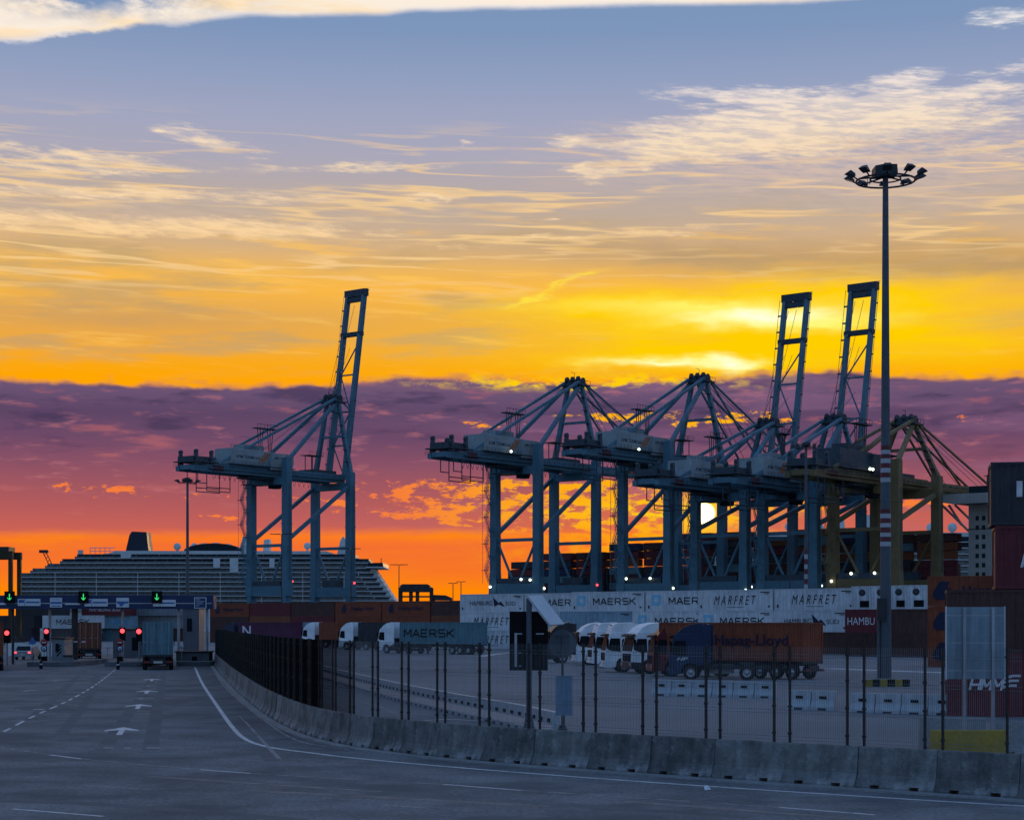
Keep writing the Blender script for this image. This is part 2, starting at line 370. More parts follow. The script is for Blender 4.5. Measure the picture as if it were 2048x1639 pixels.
def put(name, me, mat, parent=None, loc=None, rot=None):
    o = bpy.data.objects.new(name, me); COL.objects.link(o)
    mats = mat if isinstance(mat, (list, tuple)) else [mat]
    while len(me.materials) < len(mats): me.materials.append(None)
    for i, mm in enumerate(mats):
        o.material_slots[i].link = 'OBJECT'; o.material_slots[i].material = mm
    if parent is not None: o.parent = parent
    if loc is not None: o.location = loc
    if rot is not None: o.rotation_euler = rot
    return o
def tag(o, label, cat, group=None):
    o['label'] = label; o['category'] = cat
    if group: o['group'] = group
    return o
def thing(name, label, cat, loc=(0, 0, 0), rz=0.0, group=None, sc=1.0):
    o = bpy.data.objects.new(name, None); COL.objects.link(o); o.empty_display_size = 0.3
    o.location = loc; o.rotation_euler = (0, 0, rz); o.scale = (sc, sc, sc)
    return tag(o, label, cat, group)
def struct(o): o['kind'] = 'structure'; return o
def copy_tree(o, parent=None):
    c = o.copy(); COL.objects.link(c); c.parent = parent
    for ch in list(o.children): copy_tree(ch, c)
    return c
ORD = ['first', 'second', 'third', 'fourth', 'fifth', 'sixth', 'seventh', 'eighth', 'ninth', 'tenth', 'eleventh', 'twelfth', 'thirteenth', 'fourteenth', 'fifteenth', 'sixteenth', 'seventeenth', 'eighteenth', 'nineteenth']
def ordinal(n):
    if n <= 19: return ORD[n - 1]
    tens = {2: 'twent', 3: 'thirt', 4: 'fort', 5: 'fift', 6: 'sixt', 7: 'sevent', 8: 'eight', 9: 'ninet'}[n // 10]
    return tens + 'ieth' if n % 10 == 0 else tens + 'y-' + ORD[n % 10 - 1]
_TX = {}
def text_mesh(txt, size=1.0, bold=0.0, shear=0.0, space=1.0, depth=0.004):
    k = (txt, size, bold, shear, space)
    if k in _TX: return _TX[k]
    cu = bpy.data.curves.new('t', 'FONT'); cu.body = txt; cu.size = size; cu.offset = bold; cu.shear = shear; cu.space_character = space
    cu.extrude = depth / 2; cu.align_x = 'CENTER'; cu.align_y = 'CENTER'; cu.resolution_u = 3
    o = bpy.data.objects.new('t', cu); COL.objects.link(o)
    dg = bpy.context.evaluated_depsgraph_get(); me = bpy.data.meshes.new_from_object(o.evaluated_get(dg)); me.materials.clear()
    bpy.data.objects.remove(o); bpy.data.curves.remove(cu)
    _TX[k] = me; return me
def lettering(txt, mat, parent, loc, width, height, rot, bold=0.0, shear=0.0, space=1.0, name='lettering'):
    me = text_mesh(txt, 1.0, bold, shear, space)
    xs = [v.co.x for v in me.vertices]; ys = [v.co.y for v in me.vertices]
    o = put(name, me, mat, parent, loc, rot)
    kx = width / (max(xs) - min(xs)); ky = height / (max(ys) - min(ys)); o.scale = (kx, ky, 1.0)
    off = Vector((-(max(xs) + min(xs)) / 2 * kx, -(max(ys) + min(ys)) / 2 * ky, 0))
    o.location = Vector(loc) + o.rotation_euler.to_matrix() @ off
    return o
STROKES = {'M': [(0, 0, 0, 1), (0, 1, .5, .30), (.5, .30, 1, 1), (1, 1, 1, 0)], 'A': [(0, 0, .5, 1), (.5, 1, 1, 0), (.22, .32, .78, .32)], 'E': [(0, 0, 0, 1), (0, .94, .9, .94), (0, .5, .8, .5), (0, .06, .9, .06)],
           'R': [(0, 0, 0, 1), (0, .94, .82, .94), (.9, .9, .9, .55), (0, .46, .86, .46), (.5, .46, .98, 0)], 'S': [(.08, .94, .95, .94), (.05, .92, .05, .55), (.05, .5, .95, .5), (.95, .46, .95, .08), (.05, .06, .92, .06)], 'K': [(0, 0, 0, 1), (.06, .45, .92, 1), (.3, .58, .98, 0)],
           'H': [(0, 0, 0, 1), (1, 0, 1, 1), (0, .5, 1, .5)]}
def block_letters(txt, mat, parent, loc, width, height, thick=0.17, shear=0.0, gap=0.28, name='lettering'):
    """heavy sign-writer's capitals made of straight strokes, on a face looking to local -y"""
    n = len(txt); lw = width / (n + (n - 1) * gap); m = MB(); x0 = loc[0] - width / 2; e = 0; th = thick * height * 0.5
    for i, ch in enumerate(txt):
        ox = x0 + i * lw * (1 + gap)
        for a, b, c, d in STROKES[ch]:
            e += 1; p = Vector((ox + a * lw, b * height)); q = Vector((ox + c * lw, d * height)); u = (q - p).normalized(); nn = Vector((-u.y, u.x)) * th; y = loc[1] - 0.0006 * (e % 6)
            m.add([(v.x + v.y * shear, y, loc[2] - height / 2 + v.y) for v in (p + nn, p - nn, q - nn, q + nn)], [(0, 1, 2, 3)])
    return m.build(name, mat, parent)
FACE_F = (math.radians(90), 0, 0)                      # text on a face looking to local -y

# ================================================================ materials
M = {}
M['asphalt'] = pm('asphalt', (0.165, 0.164, 0.163), 0.9, 0, 0.03, 0.32, 0.35, 0.34, 9.0, bump=0.25, bscale=60, stain=((0.098, 0.099, 0.102), 0.22, 0.49, 0.8))
M['yard'] = pm('yard_paving', (0.200, 0.199, 0.200), 0.9, 0, 0.02, 0.20, 0.06, 0.15, 9.0, bump=0.2, bscale=30, stain=((0.23, 0.242, 0.265), 0.035, 0.54, 0.8))
M['paint'] = pm('road_paint', (0.54, 0.54, 0.53), 0.7, 0, 0.2, 0.25, 2.0, 0.25, 12.0, stain=((0.10, 0.10, 0.105), 3.0, 0.54, 0.75))
M['paint_worn'] = pm('worn_road_paint', (0.27, 0.27, 0.27), 0.75, 0, 0.2, 0.25, 1.6, 0.25, 12.0, stain=((0.08, 0.08, 0.085), 2.2, 0.47, 0.9))
M['concrete'] = pm('barrier_concrete', (0.17, 0.175, 0.17), 0.9, 0, 0.15, 0.3, 1.4, 0.18, 20.0, streak=0.3, bump=0.35, bscale=40, stain=((0.30, 0.31, 0.31), 1.1, 0.54, 0.8), rand=0.28)
M['kerb'] = pm('kerb_concrete', (0.24, 0.245, 0.24), 0.85, 0, 0.15, 0.25, 0.8, 0.15, 10)
M['fence'] = pm('fence_steel', (0.022, 0.026, 0.026), 0.55, 0.2, 0.3, 0.2, 3, 0.0)
M['wire'] = pm('fence_wire', (0.16, 0.175, 0.185), 0.6, 0.2, 0.3, 0.2, 2, 0.0)
M['galv'] = pm('galvanised_steel', (0.30, 0.33, 0.36), 0.5, 0.6, 0.4, 0.2, 0.8, 0.08, 20, streak=0.2)
M['dark'] = pm('dark_steel', (0.03, 0.033, 0.038), 0.55, 0.3, 0.3, 0.25, 2, 0.1)
M['black'] = pm('black_paint', (0.010, 0.010, 0.011), 0.8, 0, 0.04, 0.2, 2, 0.0)
M['rubber'] = pm('tyre_rubber', (0.018, 0.018, 0.018), 0.85, 0, 0.2, 0.2, 5, 0.1)
M['rim'] = pm('wheel_rim', (0.35, 0.36, 0.37), 0.4, 0.7, 0.4, 0.2, 4, 0.05)
M['glass'] = pm('cab_glass', (0.012, 0.016, 0.02), 0.45, 0, 0.02, 0.2, 0.6, 0.0)
M['blue_crane'] = pm('crane_blue_paint', (0.075, 0.175, 0.225), 0.6, 0, 0.25, 0.22, 0.10, 0.10, 1.2, streak=0.25)
M['yellow_crane'] = pm('crane_yellow_paint', (0.17, 0.125, 0.055), 0.6, 0, 0.25, 0.25, 0.10, 0.12, 1.2, streak=0.3)
M['house'] = pm('machinery_house_panel', (0.26, 0.305, 0.31), 0.6, 0, 0.25, 0.18, 0.2, 0.08, 2, streak=0.25)
M['crane_dark'] = pm('crane_machinery', (0.035, 0.055, 0.07), 0.6, 0.2, 0.3, 0.3, 0.5, 0.1)
M['rope'] = pm('wire_rope', (0.04, 0.045, 0.05), 0.5, 0.4, 0.3, 0.1, 1, 0)
M['red_lead'] = pm('red_oxide_paint', (0.11, 0.025, 0.028), 0.6, 0, 0.25, 0.2, 0.6, 0.1)
M['white_band'] = pm('white_band_paint', (0.34, 0.35, 0.37), 0.6, 0, 0.25, 0.2, 0.6, 0.1)
M['ship_white'] = pm('ship_white_paint', (0.56, 0.59, 0.58), 0.7, 0, 0.03, 0.12, 0.03, 0.05, 0.3, streak=0.15)
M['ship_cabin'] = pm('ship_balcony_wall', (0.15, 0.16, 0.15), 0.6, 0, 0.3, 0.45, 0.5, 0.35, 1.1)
M['ship_glass'] = pm('ship_glass', (0.02, 0.03, 0.035), 0.5, 0, 0.03, 0.2, 0.6, 0)
M['ship_navy'] = pm('ship_navy_paint', (0.012, 0.018, 0.035), 0.5, 0, 0.3, 0.15, 0.05, 0.05, 0.4)
M['ship_beige'] = pm('ship_beige_paint', (0.36, 0.34, 0.30), 0.6, 0, 0.25, 0.15, 0.1, 0.06, 0.5, streak=0.2)
M['hull_dark'] = pm('hull_dark_paint', (0.02, 0.022, 0.03), 0.6, 0, 0.25, 0.25, 0.05, 0.1, 0.4)
M['water'] = pm('harbour_water', (0.02, 0.03, 0.04), 0.12, 0, 0.5, 0.2, 0.01, 0.0, bump=0.5, bscale=0.6)
M['lamp_white'] = em('lamp_white', (0.92, 1.0, 0.80), 3.5)
M['lamp_red'] = em('lamp_red', (1.0, 0.05, 0.06), 3.2)
M['lamp_green'] = em('lamp_green', (0.05, 0.9, 0.22), 0.9)
M['white'] = pm('white_paint', (0.62, 0.64, 0.65), 0.45, 0, 0.4, 0.12, 0.6, 0.05, 6, streak=0.12)
M['sign_white'] = pm('sign_white', (0.50, 0.53, 0.56), 0.5, 0, 0.3, 0.12, 1, 0.05)
M['sign_blue'] = pm('sign_blue', (0.015, 0.035, 0.10), 0.5, 0, 0.3, 0.15, 0.6, 0.06)
M['sign_mid'] = pm('sign_mid_blue', (0.03, 0.11, 0.30), 0.5, 0, 0.3, 0.1, 1, 0.0)
M['sign_red'] = pm('sign_red', (0.28, 0.02, 0.02), 0.5, 0, 0.3, 0.1, 1, 0.0)
M['yellow'] = pm('yellow_block_paint', (0.32, 0.215, 0.018), 0.75, 0, 0.25, 0.3, 1.2, 0.15, 8, stain=((0.16, 0.14, 0.08), 2.5, 0.55, 0.7))
M['plastic'] = pm('white_plastic', (0.40, 0.43, 0.45), 0.55, 0, 0.3, 0.2, 0.9, 0.08, 8, streak=0.2)
M['gantry'] = pm('gantry_navy_panel', (0.018, 0.032, 0.085), 0.6, 0, 0.25, 0.15, 0.4, 0.05)
M['island'] = pm('island_concrete', (0.14, 0.145, 0.15), 0.85, 0, 0.15, 0.3, 0.8, 0.15, 8)
M['booth'] = pm('booth_panel', (0.11, 0.12, 0.135), 0.55, 0, 0.3, 0.2, 0.5, 0.08, streak=0.2)

def paint(name, col, rough=0.6, streak=0.38):
    if name not in M: M[name] = pm(name, col, rough, 0, 0.25, 0.2, 0.5, 0.08, 5.0, streak=streak, rand=0.07, stain=((col[0] * 0.55 + 0.02, col[1] * 0.5 + 0.012, col[2] * 0.5 + 0.01), 1.6, 0.60, 0.5))
    return M[name]
paint('c_white', (0.54, 0.57, 0.58)); paint('c_orange', (0.22, 0.052, 0.022)); paint('c_maroon', (0.13, 0.022, 0.028)); paint('c_brown', (0.075, 0.032, 0.026))
paint('c_charcoal', (0.035, 0.035, 0.042)); paint('c_grey', (0.20, 0.22, 0.24)); paint('c_ltblue', (0.22, 0.33, 0.39)); paint('c_navy', (0.018, 0.03, 0.07))
paint('c_magenta', (0.09, 0.022, 0.055)); paint('c_teal', (0.10, 0.20, 0.23)); paint('c_rust', (0.20, 0.06, 0.025)); paint('c_green', (0.04, 0.08, 0.05)); paint('c_sand', (0.25, 0.2, 0.13))
M['ink'] = pm('ink_black', (0.012, 0.013, 0.018), 0.6, 0, 0.2, 0.1, 1, 0)
M['ink_blue'] = pm('ink_navy', (0.012, 0.018, 0.045), 0.6, 0, 0.2, 0.1, 1, 0)
M['ink_white'] = pm('ink_white', (0.55, 0.55, 0.56), 0.6, 0, 0.2, 0.15, 2, 0.1)
M['ink_cyan'] = pm('ink_cyan', (0.05, 0.32, 0.48), 0.6, 0, 0.2, 0.1, 1, 0)
M['ink_star'] = pm('ink_pale_blue', (0.16, 0.42, 0.55), 0.6, 0, 0.2, 0.1, 1, 0)

# ================================================================ the ground
UQ = Vector((0.788, -0.616, 0)); UG = Vector((0.616, 0.788, 0))      # along the quay (towards the right and nearer), and across it to the water
QO = Vector((40.0, 545.0, 0))                                         # a point on the landside crane rail
def QP(t, g, z=0): return QO + UQ * t + UG * g + Vector((0, 0, z))
mb = MB(); e0, e1 = QP(-1500, 37), QP(1500, 37)
mb.add([e0, e1, Vector((1400, -700, 0)), Vector((-1800, -700, 0)), e0 - Vector((0, 0, 6)), e1 - Vector((0, 0, 6))], [(3, 2, 1, 0), (0, 1, 5, 4)])
ground = struct(mb.build('yard_ground', M['yard']))
mb = MB(); mb.add([(-14000, -2000, -3), (14000, -2000, -3), (14000, 20000, -3), (-14000, 20000, -3)], [(0, 1, 2, 3)])
struct(mb.build('harbour_water', M['water']))

# ---- the curve of the barrier line on the ground
BASE_PX = [(2420, 1631), (2230, 1616), (2048, 1601), (1767, 1582), (1605, 1571), (1451, 1561), (1309, 1550.5), (1188, 1542), (1075, 1533.5), (981, 1526), (897, 1518.5), (827, 1511), (755, 1502),
           (700, 1493.5), (655, 1484), (615, 1473), (580, 1459), (547, 1441), (520, 1423), (495, 1403), (470, 1380), (448, 1357), (432, 1338), (424, 1327)]
BP = [G(*p) for p in BASE_PX]
def resample(P, step, start=0.0):
    out = []; d = start; acc = 0.0
    for a, b in zip(P[:-1], P[1:]):
        L = (b - a).length
        while d <= acc + L:
            out.append(a + (b - a) * ((d - acc) / L)); d += step
        acc += L
    return out
def smooth(P, k=2):
    for _ in range(k):
        Q = [P[0]]
        for a, b in zip(P[:-1], P[1:]): Q += [a * 0.75 + b * 0.25, a * 0.25 + b * 0.75]
        P = Q + [P[-1]]
    return P
BPS = smooth(BP)
def ribbon(P, w, z, off=0.0):
    vs, fs = [], []
    for i, p in enumerate(P):
        d = (P[min(i + 1, len(P) - 1)] - P[max(i - 1, 0)]).normalized(); n = Vector((-d.y, d.x, 0))
        vs += [p + n * (off - w / 2) + Vector((0, 0, z)), p + n * (off + w / 2) + Vector((0, 0, z))]
    for i in range(len(P) - 1): fs.append((2 * i, 2 * i + 1, 2 * i + 3, 2 * i + 2))
    return vs, fs
# road sheet: everything on the camera's side of the barrier line
road_far = [G(x, y) for x, y in ((424, 1327), (330, 1312), (200, 1306), (60, 1303), (-300, 1303))]
mb = MB(); poly = BPS + road_far + [Vector((-90, -60, 0)), Vector((60, -60, 0)), Vector((60, 20, 0))]
mb.add([p + Vector((0, 0, 0.004)) for p in poly], [tuple(range(len(poly)))])
me = mb.mesh('asphalt_road'); bm = bmesh.new(); bm.from_mesh(me); bmesh.ops.triangulate(bm, faces=bm.faces); bm.to_mesh(me); bm.free()
for p in me.polygons:
    if p.normal.z < 0: p.flip()
road = struct(put('asphalt_road', me, M['asphalt']))
def mark(name, vs, fs, mat='paint'):
    m = MB(); m.add(vs, fs); o = m.build(name, M[mat], road); return o
def line_px(px, w, mat='paint', z=0.008, name='painted_line', sm=2):
    P = smooth([G(*p) for p in px], sm) if len(px) > 2 else [G(*p) for p in px]
    vs, fs = ribbon(P, w, z); return mark(name, vs, fs, mat)
line_px([(390, 1334), (403, 1365), (431, 1406), (461, 1450), (487, 1478), (533, 1494), (615, 1504), (700, 1515), (942, 1537), (1300, 1564), (1600, 1584), (1900, 1603), (2300, 1626)], 0.17, name='edge_line')
line_px([(424, 1336), (448, 1373), (480, 1402), (513, 1428), (564, 1466), (601, 1484), (650, 1492), (700, 1499)], 0.12, 'paint_worn', name='inner_edge_line')
for a, b in (((101, 1509), (162, 1517)), ((400, 1538.5), (502, 1546)), ((887, 1568), (1044, 1580)), ((1559, 1614), (1750, 1629))):
    line_px([a, b], 0.12, name='lane_dash')
for a, b in (((0, 1494), (101, 1509)), ((162, 1517), (400, 1538.5)), ((502, 1546), (887, 1568)), ((1044, 1580), (1559, 1614))):
    line_px([a, b], 0.09, 'paint_worn', name='faded_lane_line')
for a, b in (((171, 1570), (301, 1578.5)), ((767, 1609), (959, 1623))): line_px([a, b], 0.10, 'paint_worn', name='lane_dash')
line_px([(26, 1617), (207, 1632)], 0.11, name='lane_dash')
# dashed divider fanning out towards the gates
DV = resample(smooth([G(*p) for p in ((-60, 1498), (0, 1467), (53, 1438), (95, 1419), (130, 1404), (160, 1388), (190, 1370), (210, 1355), (232, 1337))]), 1.0)
i = 0; k = 0
while i + 2 < len(DV):
    ln = 2 if k % 3 else 3
    vs, fs = ribbon(DV[i:i + ln + 1], 0.12, 0.008); mark('divider_dash', vs, fs); i += ln + 2; k += 1
def arrow_px(x, y, L=4.6, mat='paint', flip=False):
    c = G(x, y); pts = [(-0.09, -0.5), (0.09, -0.5), (0.09, 0.12), (0.52, -0.02), (0.52, 0.10), (0.0, 0.5), (-0.52, 0.10), (-0.52, -0.02), (-0.09, 0.12)]
    d = Vector((G(340, 1300) - c).to_2d().to_3d()).normalized(); n = Vector((d.y, -d.x, 0))
    vs = [c + n * px * 1.15 + d * py * L * (-1 if flip else 1) + Vector((0, 0, 0.008)) for px, py in pts]
    mark('lane_arrow', vs, [(0, 1, 2, 8), (8, 2, 5), (2, 3, 4, 5), (8, 5, 6, 7)], mat)
for x, y in ((243, 1461), (277, 1412), (294, 1383), (304, 1359)): arrow_px(x, y)
for x, y in ((55, 1381), (113, 1360)): arrow_px(x, y, 3.2, 'paint_worn')
for x, y in ((283, 1396), (297, 1371)): arrow_px(x, y, 2.2, 'paint_worn')
for row, segs in ((1495, ((130, 165), (184, 200), (207, 226), (248, 262), (292, 318), (338, 360), (378, 420))), (1418, ((18, 40), (66, 88))), (1365, ((75, 90), (132, 147), (157, 170), (255, 290), (298, 330))), (1356, ((355, 395),))):
    for a, b in segs: line_px([(a, row), (b, row)], 0.32 if row < 1450 else 0.16, 'paint' if (a // 7) % 2 else 'paint_worn', name='stop_line_dash')
vs = [G(*p) + Vector((0, 0, 0.006)) for p in ((512, 1500), (585, 1508), (603, 1521), (530, 1522))]
M['patch'] = pm('repair_patch', (0.105, 0.108, 0.115), 0.85, 0, 0.12, 0.2, 0.6, 0.2, 20)
mark('repair_patch', vs, [(0, 1, 2, 3)], 'patch')
for a, b in (((478, 1430), (556, 1517)), ((492, 1443), (562, 1518))): line_px([a, b], 0.05, 'paint_worn', 0.010, 'faded_paint_line')
line_px([(558, 1521), (700, 1526)], 0.07, 'paint_worn', 0.010, 'faded_paint_line')
# dark tyre tracks and seams
M['track'] = pm('rubber_marked_asphalt', (0.132, 0.132, 0.133), 0.9, 0, 0.03, 0.2, 0.4, 0.25, 20)
M['tar'] = pm('tar_seam', (0.112, 0.112, 0.114), 0.7, 0, 0.2, 0.3, 1.0, 0.2, stain=((0.165, 0.164, 0.163), 1.5, 0.45, 1.0))
for px_, w in (([(205, 1500), (262, 1420), (300, 1365), (312, 1345)], 0.5), ([(300, 1500), (312, 1430), (322, 1370), (328, 1345)], 0.5), ([(60, 1440), (120, 1385), (168, 1340)], 0.5), ([(120, 1470), (180, 1395), (196, 1345)], 0.45), ([(-40, 1600), (200, 1606), (600, 1640)], 0.6), ([(150, 1540), (420, 1560), (900, 1592), (1500, 1634)], 0.55)):
    line_px(px_, w, 'track', 0.006, 'tyre_track')
for a, b, w in (((500, 1580), (1100, 1612), 0.35), ((300, 1552), (760, 1583), 0.25), ((1250, 1602), (1700, 1636), 0.3)): line_px([a, b], w, 'tar', 0.0075, 'tyre_track')
# yard lines
def yline(px, w, mat='paint', name='yard_line'):
    P = smooth([G(*p) for p in px]) if len(px) > 2 else [G(*p) for p in px]
    vs, fs = ribbon(P, w, 0.008); m = MB(); m.add(vs, fs); m.build(name, M[mat], ground)
yline([(640, 1310), (820, 1313), (985, 1315)], 0.3, 'paint_worn'); yline([(660, 1352), (800, 1368), (900, 1380), (1090, 1413)], 0.16, 'paint_worn')
yline([(1010, 1387), (1110, 1388), (1240, 1392), (1310, 1395)], 0.16); yline([(640, 1385), (760, 1410), (800, 1432)], 0.14, 'paint_worn'); yline([(850, 1440), (905, 1437), (960, 1441)], 0.3, 'paint')
yline([(1200, 1469), (1270, 1470), (1370, 1476)], 0.45, 'paint'); yline([(700, 1371), (770, 1382)], 0.14, 'paint_worn'); yline([(960, 1312), (1000, 1306), (1040, 1303)], 1.2, 'paint')
yline([(1655, 1336), (1760, 1340), (1900, 1345)], 1.6, 'paint'); yline([(1655, 1349), (1900, 1358)], 0.25, 'paint_worn')
# low kerb strip in front of the barriers
KB = BPS[:]; vs, fs = ribbon(KB, 0.28, 0.0, 0.0)
mb = MB()
for i, p in enumerate(KB):
    pass
P2 = []
for i, p in enumerate(KB):
    d = (KB[min(i + 1, len(KB) - 1)] - KB[max(i - 1, 0)]).normalized(); n = Vector((-d.y, d.x, 0)); P2.append((p, n))
vs = []; fs = []
sgn = 1 if (P2[5][1].y < 0) else -1
for p, n in P2:
    a = p + n * sgn * 0.30; b = p + n * sgn * 0.02
    vs += [a + Vector((0, 0, -0.02)), a + Vector((0, 0, 0.045)), b + Vector((0, 0, 0.055)), b + Vector((0, 0, -0.02))]
for i in range(len(P2) - 1):
    o = 4 * i
    for j in range(4): fs.append((o + j, o + (j + 1) % 4, o + 4 + (j + 1) % 4, o + 4 + j))
mb.add(vs, fs); struct(mb.build('kerb', M['kerb']))

# ================================================================ barriers and fence
def barrier_mesh(L=1.98):
    prof = [(-0.30, 0.0), (-0.30, 0.09), (-0.16, 0.36), (-0.10, 0.97), (-0.085, 1.0), (0.085, 1.0), (0.10, 0.97), (0.16, 0.36), (0.30, 0.09), (0.30, 0.0)]
    def lift(z0): return [(-0.30, z0 if False else z0), (-0.30 + max(0, (z0 - 0.09)) * 0.52, max(0.09, z0))] + prof[2:8] + [(0.30 - max(0, (z0 - 0.09)) * 0.52, max(0.09, z0)), (0.30, z0)]
    xs = [(-L / 2 + 0.0, 0), (-0.62, 0), (-0.62, 1), (-0.38, 1), (-0.38, 0), (0.38, 0), (0.38, 1), (0.62, 1), (0.62, 0), (L / 2, 0)]
    m = MB(); vs = []; n = len(prof)
    for x, k in xs:
        pr = lift(0.13) if k else prof
        if k: pr = [(-0.279, 0.13), (-0.279, 0.131)] + prof[2:8] + [(0.279, 0.131), (0.279, 0.13)]
        sl = 0.0
        vs += [(x + sl, y, z) for y, z in pr]
    fs = [(k * n + i, k * n + (i + 1) % n, (k + 1) * n + (i + 1) % n, (k + 1) * n + i) for k in range(len(xs) - 1) for i in range(n)]
    fs += [tuple(range(n))[::-1], tuple(range((len(xs) - 1) * n, len(xs) * n))]
    m.add(vs, fs)
    return m.mesh('concrete_barrier')
def slot_mesh():
    m = MB(); m.add([(-0.07, 0.254, 0.19), (0.07, 0.254, 0.19), (0.0, 0.172, 0.35), (-0.07, 0.19, 0.19), (0.07, 0.19, 0.19), (0.0, 0.12, 0.35)], [(0, 1, 2), (5, 4, 3), (0, 3, 4, 1), (1, 4, 5, 2), (2, 5, 3, 0)])
    return m.mesh('lifting_slot')
def panel_mesh(L=1.98):
    m = MB(); z0, z1 = 0.02, 2.32
    n = 40
    for i in range(n):
        x = -L / 2 + L * (i + 0.5) / n; m.tube((x, 0, z0), (x, 0, z1), 0.0046, 4, caps=False)
    for z in (0.08, 0.16, 0.72, 0.80, 1.40, 1.48, 2.06, 2.14):
        for y in (-0.006, 0.006): m.tube((-L / 2, y * 2, z), (L / 2, y * 2, z), 0.004, 4, caps=False)
    return m.mesh('wire_mesh')
def post_mesh():
    m = MB(); m.bx(-0.025, 0.025, -0.025, 0.025, -0.25, 2.38); m.bx(-0.036, 0.036, -0.036, 0.036, 2.38, 2.40)
    for z in (0.3, 0.95, 1.6, 2.2): m.bx(-0.036, 0.036, -0.045, 0.036, z - 0.025, z + 0.03)
    m.bx(-0.07, 0.07, -0.02, 0.05, -0.26, 0.0)
    return m.mesh('fence_post')
cloth_me = MB().bx(-0.99, 0.99, 0.012, 0.018, 0.0, 2.30).mesh('screen_cloth')
M['cloth'] = pm('black_screen_cloth', (0.006, 0.0065, 0.0075), 0.95, 0, 0.0, 0.2, 1.5, 0.1)
bar_me, slot_me, pan_me, post_me = barrier_mesh(), slot_mesh(), panel_mesh(), post_mesh()
JO = resample(BPS, 2.0, 0.35)
nb = 0; rr = random.Random(5)
sgnb = -1 if sgn > 0 else 1
first_seen = None
for i, (a, b) in enumerate(zip(JO[:-1], JO[1:])):
    d = (b - a); mid = (a + b) / 2; dn = d.normalized(); n = Vector((-dn.y, dn.x, 0)) * (-sgn)
    ang = math.atan2(d.y, d.x) + math.pi
    c = mid + n * 0.32
    px = CX + FOC * c.x / c.y
    if px > 2140: continue
    nb += 1
    t = thing('concrete_barrier', f'grey concrete jersey barrier, {ordinal(nb)} from the right in the row under the mesh fence', 'barrier', c + n * rr.uniform(-0.02, 0.02), ang + rr.uniform(-0.014, 0.014), 'concrete barriers along the road')
    put('block', bar_me, M['concrete'], t); [put('lifting_slot', slot_me, M['dark'], t, (x, 0.004, 0)) for x in (-0.82, 0.82)]
    f = thing('fence_panel', f'dark wire mesh fence panel with two posts, {ordinal(nb)} from the right of the fence', 'fence', c + n * 0.02 + Vector((0, 0, 1.0 if False else 0.92)), ang, 'mesh fence panels on the barriers')
    put('wire_mesh', pan_me, M['wire' if px > 690 else 'black'], f, (0, 0, 0.06))
    if px < 634: put('screen_cloth', cloth_me, M['cloth'], f, (0, 0, 0.06)); f['label'] = f['label'].replace('dark wire mesh fence panel with two posts', 'fence panel covered in black screen cloth')
    for x in (-0.90, 0.66): put('post', post_me, M['fence'], f, (x, 0.045 if False else -0.05, 0))

